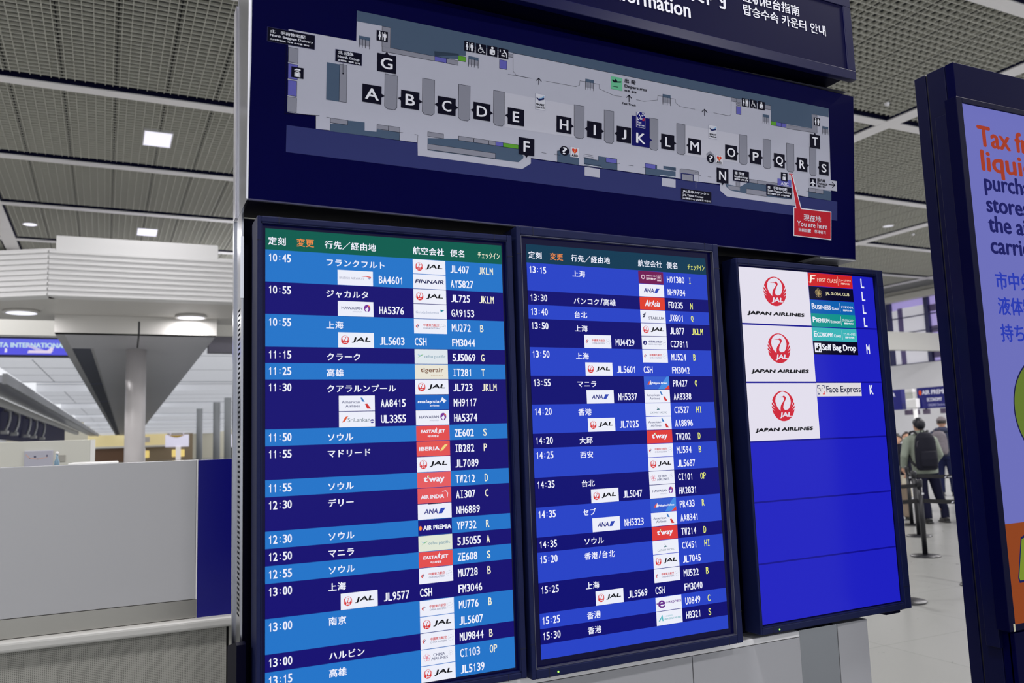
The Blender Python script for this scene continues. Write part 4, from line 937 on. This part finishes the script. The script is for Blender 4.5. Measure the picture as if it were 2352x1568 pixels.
for k in range(10):
    m = MB().mat(pm('dark_glass', (70,74,90), .5, 0, .2)); y = 19.6+k*11.6; m.box(-1.5, -1.1, y+.25, y+11.4, sz+.02, sz+.1); m.build('glass_panel', None, sf)
m = MB().mat(pm('slot', (40,40,46), .6)); m.box(-.12, -.085, SY-.002, 19.3, sz-.002, CZ0-.1); m.build('centre_joint', None, sf)
m = MB().mat(pm('column_white', (206,202,202), .35)); m.lathe([(.228,0),(.228,sz-.002)], 48); o = m.build('round_column', None, None, Matrix.Translation((-.117, 19.72, 0))); tag(o, 'tall round white column under the long soffit behind the counter', 'column')

# ------------------------------------------------------------------ low bright ceiling bays on both sides of the soffit
bw_ = pm('bay_white', (226,228,230), .5, emit=(226,228,236), es=.48)  # emission added to brighten the bay panels
roofd = pm('recess_roof', (96,98,110), .6); jb = pm('bay_joint', (150,154,158), .6)
def bays(name, x0, x1, first):
    ys = [33.7+15.6*k for k in range(8)]
    for i, y0_ in enumerate([first]+ys):
        y1_ = ys[i] if i < len(ys) else 156; b = MB().mat(bw_); z = 4.35; ye_ = y0_ if i == 0 else y0_+5.6
        if i: b.box(x0, x1, ye_-.06, ye_, z, z+.75); b.mat(roofd).box(x0, x1, y0_, ye_, z+.75, z+.8); b.mat(jb).box(x0, x1, ye_-.064, ye_-.058, z+.3, z+.32)
        b.mat(bw_).box(x0, x1, ye_, y1_-.05, z, z+.08); b.mat(jb).box(x0, x1, y1_-.05, y1_, z-.02, z+.1)
        for t in (.3, .62): b.box(x0, x1, ye_+(y1_-ye_)*t, ye_+(y1_-ye_)*t+.06, z-.004, z+.02)
        b.box((x0+x1)/2-.012, (x0+x1)/2+.012, ye_, y1_-.06, z-.004, z+.02)
        struct(b.build(name))
bays('ceiling_bay', -3.9, -1.72, 25.3)
bays('ceiling_bay', 1.5, 14, 19.3)
b = MB().mat(pm('upper_cream', (204,204,198), .5)); b.box(-17.9, -1.7, 22.5, 22.8, 4.72, 6.9); b.box(1.46, 27.9, 18.6, 18.9, 4.3, 4.95); b.mat(pm('dark_band', (120,118,130), .4)).box(1.46, 14, 18.75, 19.2, 3.93, 4.3); struct(b.build('trim_92'))
b = MB().mat(pm('upper_cream', (204,204,198), .5)); b.box(-17.9, 27.9, 25.3, 25.5, 5.15, 7.4); struct(b.build('wall_front'))
# advertising screen high up, left
ad = root('overhead_screen', 'glowing violet blue airport screen with white aeroplane, high behind the canopy at left', 'screen', (0,25,0))
sx0, sx1, sz0, sz1 = -4.3, -1.55, 4.47, 4.93
b = MB().mat(pm('screen_case', (60,60,70), .5)); b.box(sx0-.06, sx1+.06, .01, .2, sz0-.06, sz1+.06); b.build('case', None, ad)
a = Art(scr); a.rect(sx0*1000, sz0*1000, sx1*1000, sz1*1000, (104,110,228), 1); a.rect(sx0*1000, sz0*1000, sx1*1000, sz0*1000+200, (92,92,226), 2)
a.fit('NARITA INTERNATIONAL', -4027, 4680, -1938, 4815, (196,222,236), 4, 9)
a.poly([(-2920,4520),(-2890,4600),(-2420,4604),(-2330,4690),(-2260,4690),(-2290,4560),(-2330,4520)], (228,214,236), 5); a.poly([(-2700,4604),(-2980,4740),(-2880,4750),(-2480,4610)], (196,190,232), 5); a.poly([(-3480,4530),(-3420,4540),(-3420,4640),(-3470,4660)], (226,224,240), 5)
a.build('picture', ad, FACE)
# dark sign wall with bracket lamps, far left
sb = root('long_sign_fascia', 'long dark navy sign fascia running into the distance at far left', 'sign fascia', (-5,0,0))
b = MB().mat(pm('fascia_navy', (5,5,76), .5, 0, .04)); b.box(-.2, 0, 30, 78, 2.3, 3.6); b.build('navy_board', None, sb)
b = MB().mat(pm('fascia_white', (216,214,206), .4)); b.box(-.25, .06, 30, 100, 3.6, 3.95); b.build('top_rail', None, sb)
sd = root('side_soffit', 'grey soffit strip above the navy sign fascia at far left', 'soffit', (-5,0,0))
b = MB().mat(gl); b.box(-.1, .9, 30, 138, 4.05, 4.3); b.build('underside', None, sd); b = MB().mat(pm('soffit_edge', (170,170,172), .4)); b.box(.9, 1.05, 30, 138, 4.0, 4.36); b.build('edge', None, sd)
al = pm('bracket_alu', (206,206,204), .3, .4)
br0 = None
for i, y in enumerate((38.2, 41.5, 46.5, 50.0, 55.0)):
    if br0 is None:
        br0 = root('bracket_lamp', '', 'bracket lamp', (-4.82, y, 3.5), 0, 'bracket lamps on the navy fascia')
        b = MB().mat(al); b.tube([(-.119,0,0),(.08,0,-.05),(.08,0,-.38),(.06,-.25,-.62),(.06,-1.2,-.9)], .06, 8); b.build('arm', None, br0)
        b = MB().mat(al); b.bevbox(-.08, .2, -1.5, -1.1, -1.02, -.88, .02); b.build('lamp_head', None, br0); o = br0
    else: o = copy_tree(br0); o.location = (-4.82, y, 3.5)
    o['label'] = ['nearest bracket lamp on the navy fascia, cut by the picture edge','second nearest bracket lamp on the navy fascia','middle bracket lamp of five on the navy fascia','second farthest bracket lamp on the navy fascia','farthest bracket lamp on the navy fascia, nearest the shop front'][i]

# ------------------------------------------------------------------ far end of the hall
b = MB().mat(pm('far_wall', (222,216,196), .6)); b.box(-18, 28, 156, 156.5, 0, 7.2); struct(b.build('wall_back'))
b = MB().mat(wm); b.box(-18.3, -18, -14, 156, 0, 7.4); struct(b.build('wall_left'))
sp_ = root('shop_front', 'beige lit shop front at the far end behind the column', 'shop front', (0,140.8,0))
b = MB().mat(pm('shop_cream', (226,212,160), .5, emit=(226,206,150), es=.35)); b.box(-5.56, 5.7, 0, .6, 2.45, 4.2); b.build('sign_band', None, sp_)
b = MB().mat(pm('shop_white', (236,234,228), .5)); b.box(-5.56, 5.9, -.1, .6, 2.17, 2.45); b.build('lower_trim', None, sp_)
b = MB().mat(pm('shop_brown', (124,92,68), .5)); b.box(-5.56, .19, .4, 1.0, 0, 2.2); b.build('left_shutter', None, sp_)
b = MB().mat(pm('shop_tan', (158,140,112), .6)); b.box(.19, 9.6, .62, 1.1, 0, 4.2); b.build('back_panel', None, sp_)
b = MB().mat(pm('shop_frame', (214,210,206), .5)); b.box(.9, 3.2, -.12, .0, 2.95, 3.76); b.build('menu_panel', None, sp_)
hb = root('hanging_banner', 'white lit sign with yellow picture hanging before the far shop front', 'sign', (0,137.4,0))
b = MB().mat(pm('banner_white', (232,228,244), .5, emit=(224,220,240), es=.5)); b.bevbox(5.3, 8.75, -.1, .1, 2.05, 3.92, .06); b.box(6.0, 6.1, -.03, .03, 3.9, 4.36); b.box(7.9, 8.0, -.03, .03, 3.9, 4.36); b.build('panel', None, hb)
a = Art(prt); a.poly([(5710+2440*i/12, 3875-390*math.sin(math.pi*i/12)) for i in range(13)], (224,184,84), 1); a.build('picture', hb, Matrix.Translation((0,-.105,0)) @ FACE)
for x, lab in ((7.2,'lit yellow and white cross sign under the hanging banner'),(2.15,'lit yellow and white cross sign half hidden by the round column')):
    cs = root('cross_sign', lab, 'sign', (x,137.2,0), 0, 'lit cross signs at the far shop')
    b = MB().mat(pm('cross_white', (236,230,226), .5, emit=(236,230,230), es=.45)); b.box(-.35, .35, -.14, .14, 0, 2.03); b.build('upright', None, cs)
    b = MB().mat(pm('cross_yellow', (240,214,120), .5, emit=(242,212,130), es=.6)); b.bevbox(-.92, .92, -.12, .12, .52, 1.62, .1); b.build('arms', None, cs)
cm_ = pm('far_column', (190,192,192), .4)
for i, (x, y, rr_) in enumerate(((4.25,58,.2),(4.6,50,.2),(4.7,45,.19),(4.35,34,.21),(4.55,31,.16))):
    m = MB().mat(cm_); m.lathe([(rr_,0),(rr_,4.34)], 24); o = m.build('round_column', None, None, Matrix.Translation((x, y, 0)))
    tag(o, ['farthest slim column right of the hanging banner','second slim column right of the hanging banner','middle slim column of the row by the stand edge','thick column fourth in the row by the stand edge','nearest column of the row, beside the slotted steel profile'][i], 'column', 'row of columns at the far right of the shop')
for i, x in enumerate((5.0, 6.0)):
    m = MB().mat(pm('far_light_panel', (232,230,244), .5, emit=(232,228,248), es=.7)); m.bevbox(x-.35, x+.35, 46, 46.1, 1.65, 2.35, .02); m.mat(pm('far_dark_panel', (60,58,66), .5)).box(x-.25, x+.25, 46, 46.08, 0, 1.66)
    tag(m.build('display_case'), ['bright far display case between two columns','bright far display case at the steel profile edge'][i], 'display case', 'far display cases')

# ------------------------------------------------------------------ signs over the far right counters
SX = 23.0
def strap(t): pass
YF = Matrix(((0,0,-1,0),(-1,0,0,0),(0,1,0,0),(0,0,0,1)))        # print that faces -x
def isl_sign(y0_, y1_, label, left):
    r = root('counter_sign', label, 'sign', (SX,0,0), 0, 'navy check-in counter signs')
    b = MB().mat(pm('sign_navy', (14,16,96), .4, emit=(14,16,96), es=.35)); b.bevbox(0, .2, y0_, y1_, 2.11, 2.785, .01); b.build('sign_box', None, r)
    a = Art(prt); c = (232,232,248); w = (y1_-y0_)*1000
    X0 = -y1_*1000
    a.fit('AIR PREMIA', X0+205, 2555, X0+1130, 2690, c, 2, 9); a.fit('ECONOMY', X0+370, 2330, X0+900, 2440, c, 2, 6); a.fit('ONLINE Check-in', X0+390, 2175, X0+980, 2255, (170,172,214), 2, 3)
    a.build('lettering', r, Matrix.Translation((-.002,0,0)) @ YF)
    a = Art(prt); a.ell(X0+130, 2620, 52, 84, (236,92,40), 2, 16); a.build('orange_dot', r, Matrix.Translation((-.002,0,0)) @ YF)
    return r
isl_sign(15.18, 16.55, 'navy airline counter sign with orange dot, partly behind the totem', False)
isl_sign(17.15, 18.52, 'navy airline counter sign partly behind the blue monitor', True)
for i, (y0_, y1_) in enumerate(((16.26,16.46),(16.66,17.16),(15.35,15.83))):
    b = MB().mat(pm('counter_screen', (96,84,108), .3)); b.bevbox(SX+.1, SX+.22, y0_, y1_, 1.93, 2.09, .01); b.box(SX+.13, SX+.17, (y0_+y1_)/2-.03, (y0_+y1_)/2+.03, 2.08, 2.112)
    tag(b.build('counter_monitor'), ['small dark monitor right of the pale post, under the orange dot sign','wide dark monitor crossing the pale post between the two counter signs','dark monitor under the orange dot counter sign at the totem edge'][i], 'monitor', 'small counter monitors')
kr = root('counter_post', 'pale post with two stacked boxy heads between the two counter signs', 'post', (SX,16.75,0))
kc = pm('kiosk_cap', (226,226,226), .4)
b = MB().mat(kc); b.bevbox(-.2, -.04, -.21, .1, 2.64, 2.76, .03); b.mat(pm('kiosk_face', (186,188,182), .5)).box(-.18, -.06, -.19, .08, 2.43, 2.66); b.build('upper_head', None, kr)
b = MB().mat(kc); b.bevbox(-.22, -.04, -.33, .07, 2.14, 2.44, .03); b.build('lower_head', None, kr)
b = MB().mat(kc); b.lathe([(.07,0),(.07,2.15)], 20, (-.13,-.2,0)); b.build('pole', None, kr)

# ------------------------------------------------------------------ queue posts and belts
bkm = pm('post_black', (16,17,24), .35, 0, .45); bel = pm('belt_black', (10,10,16), .7)
def post(x, y, label):
    r = root('queue_post', label, 'queue post', (x,y,0), 0, 'black belt barrier posts')
    b = MB().mat(bkm); b.lathe([(0,0),(.17,0),(.175,.008),(.17,.014),(.03,.024),(0,.024)], 36); b.build('base', None, r)
    b = MB().mat(bkm); b.lathe([(.031,.02),(.031,.86)], 18); b.build('pole', None, r)
    b = MB().mat(bkm); b.lathe([(.034,.84),(.04,.85),(.04,.925),(.03,.94),(0,.942)], 18); b.build('belt_head', None, r)
    b = MB().mat(pm('head_sticker', (206,208,212), .5)); b.box(-.02, .02, -.0415, -.039, .75, .775); b.build('sticker', None, r)
    return r
PP = [((8.64,5.10),'queue post with dark round base standing nearest in the gap'),((10.17,6.42),'second queue post, just behind the nearest one'),((11.25,7.42),'third queue post, beside the tan suitcase'),((6.22,3.38),'queue post whose grey base shows beside the blue monitor corner'),((7.42,3.52),'queue post whose base edge peeks out left of the totem'),((10.05,4.0),'queue post hidden mostly behind the totem')]
for (x, y), l in PP: post(x, y, l)
def belt(p, q, z, label, sag=.03):
    m = MB().mat(bel); n = 12; vs = []
    for i in range(n+1):
        t = i/n; x = p[0]+(q[0]-p[0])*t; y = p[1]+(q[1]-p[1])*t; zz = z-sag*4*t*(1-t)
        for d, h in ((-.0012,0),(.0012,0),(.0012,.05),(-.0012,.05)): vs.append((x, y+d, zz+h))
    fs = []
    for i in range(n):
        for k in range(4): fs.append([i*4+k, i*4+(k+1) % 4, (i+1)*4+(k+1) % 4, (i+1)*4+k])
    m.add(vs, fs); o = m.build('barrier_belt'); tag(o, label, 'belt', 'barrier belts'); 
    L = Vector((q[0]-p[0], q[1]-p[1], 0)); w = L.length; L.normalize(); nn = L.cross(Vector((0,0,1)))
    mm_ = Matrix((L, Vector((0,0,1)), nn)).transposed().to_4x4()
    a = Art(prt)
    for t in (.22, .62):
        a.fit('NARITA AIRPORT', 0, 14, 190, 30, (206,208,220), 2, .6)
        a.poly([(-50,12),(-30,34),(-12,34),(-32,12)], (206,208,220), 2)
        mt = mm_.copy(); mt.translation = Vector((p[0]+(q[0]-p[0])*t, p[1]+(q[1]-p[1])*t, z-sag*4*t*(1-t)))+nn*.004
        a.build('belt_print', o, mt); a = Art(prt)
P_ = [p for p, l in PP]
LFT = (7.6, 5.95)
post(LFT[0], LFT[1], 'queue post hidden behind the blue monitor')
belt(LFT, P_[0], .65, 'lower barrier belt left of the nearest queue post'); belt(P_[0], P_[5], .65, 'lower barrier belt from the nearest queue post towards the totem')
belt(LFT, P_[0], .84, 'upper barrier belt left of the nearest queue post')
belt(P_[1], (12.0,5.3), .84, 'barrier belt behind the legs of the man with the black rucksack'); post(12.0, 5.3, 'queue post behind the totem farther back')
belt(P_[1], P_[2], .84, 'short barrier belt between second and third queue post')
# ------------------------------------------------------------------ people
def loft(m, rings, n=18):           # (cx, cy, z, rx, ry)
    vs = []
    for cx, cy, z, rx, ry in rings: vs += [(cx+rx*math.cos(2*math.pi*k/n), cy+ry*math.sin(2*math.pi*k/n), z) for k in range(n)]
    fs = []
    for i in range(len(rings)-1):
        for k in range(n): fs.append([i*n+k, i*n+(k+1) % n, (i+1)*n+(k+1) % n, (i+1)*n+k])
    fs += [list(range(n))[::-1], list(range((len(rings)-1)*n, len(rings)*n))]
    m.add(vs, fs)
def skinned(m, name, mat, parent, vox, it=3):
    o = m.build('tmp', mat); md = o.modifiers.new('r', 'REMESH'); md.mode = 'VOXEL'; md.voxel_size = vox
    sm = o.modifiers.new('s', 'SMOOTH'); sm.iterations = it; sm.factor = .5
    bpy.context.view_layer.update()
    me = bpy.data.meshes.new_from_object(o.evaluated_get(bpy.context.evaluated_depsgraph_get()))
    me.name = name; me.materials.clear(); me.materials.append(mat)
    me.polygons.foreach_set('use_smooth', [True]*len(me.polygons))
    bpy.data.objects.remove(o)
    q = bpy.data.objects.new(name, me); COL.objects.link(q); q.parent = parent
    return q
SKIN = pm('skin', (206,160,134), .55, 0, .4)
def arm_pts(s, up, k):      # shoulder, elbow, wrist for side s
    return up
def person(label, loc, rz, H, jacket, trousers, shoe, hair, jlen=.84, lean=-.0, arms=None, feet=((-.11,0),(.12,.05)), cap=None, mask=False, skirt=False, wide=1.0):
    r = root('person', label, 'person', loc, rz); k = H/1.70
    V = lambda x, y, z: (x*k, y*k, z*k)
    arms = arms or {-1: ((-.205*wide+lean,0,1.38), (-.26*wide+lean,-.02,1.10), (-.235*wide+lean,.12,.90)), 1: ((.205*wide+lean,0,1.38), (.26*wide+lean,-.03,1.10), (.22*wide+lean,.16,.93))}
    R = lambda rings: [(cx*k, cy*k, z*k, rx*k, ry*k) for cx, cy, z, rx, ry in rings]
    T = lambda pts: [V(*p) for p in pts]
    L = lean
    # body: one continuous surface
    m = MB()
    loft(m, R([(0,0,.84,.12,.09),(0,0,.93,.155,.11),(L*.4,0,1.03,.135,.10),(L*.7,0,1.18,.15,.105),(L,0,1.32,.145,.10),(L,0,1.38,.11,.08),(L,0,1.45,.062,.06)]))
    loft(m, R([(L,.0,1.42,.06,.058),(L,.005,1.50,.055,.056)]))
    loft(m, R([(L,.03,1.475,.03,.035),(L,.03,1.495,.052,.062),(L,.025,1.53,.066,.082),(L,.015,1.58,.075,.095),(L,.01,1.63,.076,.098),(L,.0,1.67,.062,.08),(L,-.005,1.695,.03,.04)]), 22)
    m.tube(T([(L,.105,1.605),(L,.122,1.578),(L,.118,1.57)]), [.009*k,.013*k,.01*k], 8)
    m.tube(T([(L-.022,.1,1.535),(L,.108,1.536),(L+.022,.1,1.535)]), [.006*k,.009*k,.006*k], 8)
    for s in (-1, 1): m.tube(T([(L+s*.07,.005,1.60),(L+s*.084,-.008,1.595),(L+s*.082,-.004,1.555),(L+s*.072,.004,1.55)]), [.008*k,.014*k,.011*k,.006*k], 8)
    for s in (-1, 1):
        sh, el, wr = arms[s]
        m.tube(T([(sh[0]*.6+L*.4, sh[1], sh[2]-.05), (sh[0]*.92+L*.08, sh[1], sh[2]-.08), el, wr]), [.045*k,.046*k,.04*k,.027*k], 12)
        d = (Vector(wr)-Vector(el)).normalized(); side = Vector((-s, 0, 0)); side = (side-d*side.dot(d)).normalized(); nrm = d.cross(side)
        c = Vector(wr); pl = []
        m.tube(T([c-d*.01, c+d*.03, c+d*.075]), [.027*k,.034*k,.030*k], 10)
        for i, (off, ln) in enumerate(((-.027,.060),(-.009,.070),(.009,.066),(.026,.052))):
            f = nrm*off*s; b0 = c+d*.07+f; b1 = b0+d*ln*.5+side*.006; b2 = b1+d*ln*.35+side*.018; b3 = b2+d*ln*.1+side*.016
            m.tube(T([b0-d*.02, b0, b1, b2, b3]), [.009*k,.0095*k,.009*k,.008*k,.006*k], 8)
        t0 = c+d*.02-nrm*.026*s; m.tube(T([t0, t0+d*.03-nrm*.022*s+side*.008, t0+d*.058-nrm*.026*s+side*.02]), [.012*k,.0105*k,.008*k], 8)
        fx, fy = feet[0] if s < 0 else feet[1]
        m.tube(T([(s*.085,0,.90),(s*.09+(fx-s*.09)*.5,.02+fy*.5,.49),(fx,fy,.09)]), [.085*k,.052*k,.037*k], 12)
        m.tube(T([(fx,fy-.04,.05),(fx+s*.005,fy+.05,.045),(fx+s*.01,fy+.15,.03)]), [.035*k,.038*k,.025*k], 10)
    body = skinned(m, 'body', SKIN, r, .0085, 3)
    e = MB().mat(pm('eye_dark', (20,16,16), .2))
    for s in (-1, 1): e.lathe([(0,-.004*k),(.009*k,-.002*k),(.009*k,.002*k),(0,.004*k)], 12, V(L+s*.03,.098,1.598))
    e.build('eyes', None, r)
    # jacket
    m = MB(); q = .022
    loft(m, R([(0,0,jlen,.185*wide,.135),(L*.3,0,.95,.19*wide,.14),(L*.6,0,1.10,.185*wide,.135),(L*.85,0,1.25,.19*wide,.135),(L,0,1.35,.18*wide,.125),(L,-.01,1.41,.145,.105),(L,-.012,1.452,.10,.092),(L,-.005,1.505,.082,.086)]), 24)
    for s in (-1, 1):
        sh, el, wr = arms[s]
        m.tube(T([(sh[0]*.5+L*.5, sh[1], sh[2]-.0), (sh[0]*.93+L*.07, sh[1], sh[2]-.04), el, Vector(el)*.06+Vector(wr)*.94]), [.075*k,.078*k,.064*k,.05*k], 14)
    jm = pm('cloth_%d_%d_%d' % jacket, jacket, .85, 0, .2, noise=.12, nscale=7, bump=.25)
    skinned(m, 'jacket', jm, r, .016, 4)
    tm = pm('cloth_%d_%d_%d' % trousers, trousers, .85, 0, .2, noise=.2, nscale=9, bump=.25)
    m = MB()
    loft(m, R([(0,0,.80,.175,.125),(0,0,.9,.18,.13),(L*.2,0,.99,.17,.12)]), 20)
    if skirt: loft(m, R([(0,0,.38,.22,.18),(0,0,.6,.2,.16),(0,0,.9,.17,.12)]), 20)
    else:
        for s in (-1, 1):
            fx, fy = feet[0] if s < 0 else feet[1]
            m.tube(T([(s*.088,0,.88),(s*.092+(fx-s*.092)*.25,.01+fy*.2,.70),(s*.09+(fx-s*.09)*.55,.02+fy*.5,.47),(fx,fy,.22),(fx,fy,.075)]), [.105*k,.092*k,.074*k,.068*k,.066*k], 14)
    skinned(m, 'trousers' if not skirt else 'skirt', tm, r, .016, 4)
    for s in (-1, 1):
        fx, fy = feet[0] if s < 0 else feet[1]; m = MB()
        m.tube(T([(fx,fy-.085,.045),(fx,fy-.05,.055),(fx+s*.004,fy+.05,.05),(fx+s*.012,fy+.14,.04),(fx+s*.014,fy+.185,.034)]), [.034*k,.046*k,.047*k,.045*k,.028*k], 14)
        m.box((fx-.045)*k, (fx+.052)*k, (fy-.09)*k, (fy+.19)*k, .002, .022*k)
        skinned(m, 'shoe', pm('shoe_%d_%d_%d' % shoe, shoe, .5), r, .010, 2)
    # hair as a thick cap, lower at the back
    bm = bmesh.new(); bmesh.ops.create_uvsphere(bm, u_segments=40, v_segments=26, radius=1)
    lowr = .3 if cap else 0
    dele = [v for v in bm.verts if lowr and v.co.z < -.35 or v.co.z < .05+.5*max(0, v.co.y)-.9*min(1, max(0, -v.co.y)*1.7)]
    bmesh.ops.delete(bm, geom=dele, context='VERTS')
    rnd = random.Random(3)
    for v in bm.verts:
        f = 1+.02*rnd.random(); v.co = Vector(((L+v.co.x*.097*f)*k, (-.002+v.co.y*.116*f)*k, (1.605+v.co.z*.112*f)*k))
    bmesh.ops.solidify(bm, geom=bm.faces[:], thickness=.006)
    m = MB(); m.smooth = True; m.bm(bm); m.build('hair', pm('hair_%d_%d_%d' % hair, hair, .45, 0, .4, noise=.3, nscale=30), r)
    if cap:
        bm = bmesh.new(); bmesh.ops.create_uvsphere(bm, u_segments=36, v_segments=24, radius=1)
        bmesh.ops.delete(bm, geom=[v for v in bm.verts if v.co.z < .02], context='VERTS')
        for v in bm.verts: v.co = Vector(((L+v.co.x*.105)*k, (.0+v.co.y*.126)*k, (1.625+v.co.z*.112)*k))
        bmesh.ops.solidify(bm, geom=bm.faces[:], thickness=.005)
        m = MB(); m.smooth = True; m.bm(bm)
        m.prism([V(L+.075*math.cos(math.pi*i/8), .1+.09*math.sin(math.pi*i/8), 0)[:2] for i in range(9)], 'z', 1.628*k, 1.637*k)
        m.build('cap', pm('cap_cloth', cap, .8), r)
    if mask:
        m = MB(); loft(m, R([(L,.05,1.50,.05,.06),(L,.045,1.53,.07,.088),(L,.04,1.575,.072,.092)]), 20); m.build('face_mask', pm('mask_white', (226,222,226), .7), r)
    return r
def rucksack(label, loc, rz, w, h, d, z0, c, strap, group=None):
    r = root('rucksack', label, 'rucksack', loc, rz)
    m = MB(); rings = []
    for t, f, g in ((0,.8,.8),(.06,.95,1),(.3,1,1.05),(.6,.97,1),(.85,.85,.85),(.96,.6,.6),(1,.3,.3)): rings.append((0,-d/2,z0+h*t,w/2*f,d/2*g))
    loft(m, rings, 24); rk = pm('rucksack_%d_%d_%d' % c, c, .7, 0, .3, noise=.15, nscale=20); skinned(m, 'main_bag', rk, r, .014, 2)
    m = MB(); loft(m, [(0,-d*1.0,z0+h*.1,w*.36,d*.18),(0,-d*1.02,z0+h*.3,w*.38,d*.2),(0,-d*.97,z0+h*.5,w*.34,d*.16)], 20); skinned(m, 'front_pocket', rk, r, .012, 2)
    m = MB().mat(strap); m.tube([(-.03,-.02,z0+h*.97),(-.025,-.04,z0+h*1.05),(.025,-.04,z0+h*1.05),(.03,-.02,z0+h*.97)], .009, 8); m.build('grab_handle', None, r)
    for s in (-1, 1):
        m = MB().mat(strap); m.tube([(s*w*.2,-.03,z0+h*.9),(s*w*.3,.02,z0+h*1.02),(s*w*.36,.12,z0+h*1.0),(s*w*.38,.2,z0+h*.8),(s*w*.44,.19,z0+h*.5),(s*w*.5,.08,z0+h*.25),(s*w*.45,-.05,z0+h*.12)], [.02]*7, 8); m.build('shoulder_strap', None, r)
    m = MB().mat(pm('zip_grey', (90,88,96), .4)); m.tube([(-w*.46,-d*.62,z0+h*.35),(-w*.4,-d*.75,z0+h*.75),(0,-d*.85,z0+h*.9),(w*.4,-d*.75,z0+h*.75),(w*.46,-d*.62,z0+h*.35)], .004, 6); m.build('zip', None, r)
    return r
P1 = (11.66, 7.40, 0); rz1 = math.radians(-28)
person('man in sage green jacket and dark jeans seen from behind, black rucksack on back', P1, rz1, 1.71, (138,146,134), (18,20,44), (14,14,18), (10,12,26), jlen=.80, lean=-.05, feet=((-.04,-.02),(.26,.04)), wide=1.08)
def behind(p, rz, off, side=0): return (p[0]+math.sin(rz)*off+math.cos(rz)*side, p[1]-math.cos(rz)*off+math.sin(rz)*side, 0)
rucksack('large black rucksack worn by the man in the sage green jacket', behind(P1, rz1, .135, -.075), rz1, .36, .62, .20, .87, (6,7,26), pm('strap_black', (10,11,24), .7))
P2 = (16.36, 10.64, 0); rz2 = math.radians(-58)
person('man in grey blue hooded jacket and flat cap seen from behind, queueing farther away', P2, rz2, 1.74, (58,62,84), (22,28,62), (30,30,36), (40,34,32), jlen=.86, cap=(112,104,108), wide=1.12)
m = MB(); loft(m, [(0,-.05,1.40,.15,.08),(0,-.07,1.46,.19,.10),(0,-.06,1.52,.13,.09)], 20); hd_ = skinned(m, 'hood', pm('cloth_58_62_84', (58,62,84)), [o for o in COL.objects if o.name == 'person.001'][0], .014, 3)
rucksack('grey rucksack worn by the man in the flat cap', behind(P2, rz2, .14, -.06), rz2, .34, .52, .2, .93, (112,106,112), pm('strap_grey', (70,66,74), .7))
def at_px(x, y, D, z=0):
    d = fwd + rt*((x-W_/2)/F_PX) + up_*((H_/2-y)/F_PX); p = CAM + d*D; return (p.x, p.y, z)
person('short person with black hair, dark jacket and cream skirt at the blue monitor edge', at_px(2060, 1003, 15.0), math.radians(100), 1.45, (24,24,40), (206,200,182), (30,30,34), (12,12,22), skirt=True)
person('masked person with dark hair looking over the shoulder of the man in green', at_px(2082, 1000, 16.0), math.radians(135), 1.47, (60,58,66), (40,40,52), (30,30,34), (40,28,28), mask=True)

# ------------------------------------------------------------------ luggage
def suitcase(label, loc, rz, w, d, h, c):
    r = root('suitcase', label, 'suitcase', loc, rz, 'suitcases in the queue')
    sm_ = pm('shell_%d_%d_%d' % c, c, .4, 0, .4)
    m = MB().mat(sm_); m.bevbox(-w/2, w/2, -d/2, d/2, .05, h, .035, 4)
    for i in range(-2, 3): m.bevbox(i*w*.16-.012, i*w*.16+.012, -d/2-.006, d/2+.006, .1, h-.05, .004)
    m.build('shell', None, r)
    m = MB().mat(pm('handle_grey', (70,70,76), .35)); m.tube([(-.09,0,h-.03),(-.09,0,h+.3),(.09,0,h+.3),(.09,0,h-.03)], .009, 8); m.build('pull_handle', None, r)
    for sx in (-1, 1):
        for sy in (-1, 1):
            m = MB().mat(pm('wheel_black', (16,16,20), .5)); m.tube([(sx*(w/2-.05)-.012,sy*(d/2-.04),.028),(sx*(w/2-.05)+.012,sy*(d/2-.04),.028)], .027, 14); m.box(sx*(w/2-.05)-.015, sx*(w/2-.05)+.015, sy*(d/2-.04)-.012, sy*(d/2-.04)+.012, .03, .06); m.build('wheel', None, r)
    return r
suitcase('tan ribbed suitcase standing left of the man in green', (11.75, 8.10, 0), math.radians(-40), .40, .25, .60, (140,124,108))
suitcase('black suitcase standing at the totem edge', (12.25, 7.02, 0), math.radians(-50), .36, .24, .62, (16,17,24))
suitcase('bright blue suitcase behind the belts at the totem edge', (14.6, 8.5, 0), math.radians(-50), .46, .28, .92, (20,52,150))
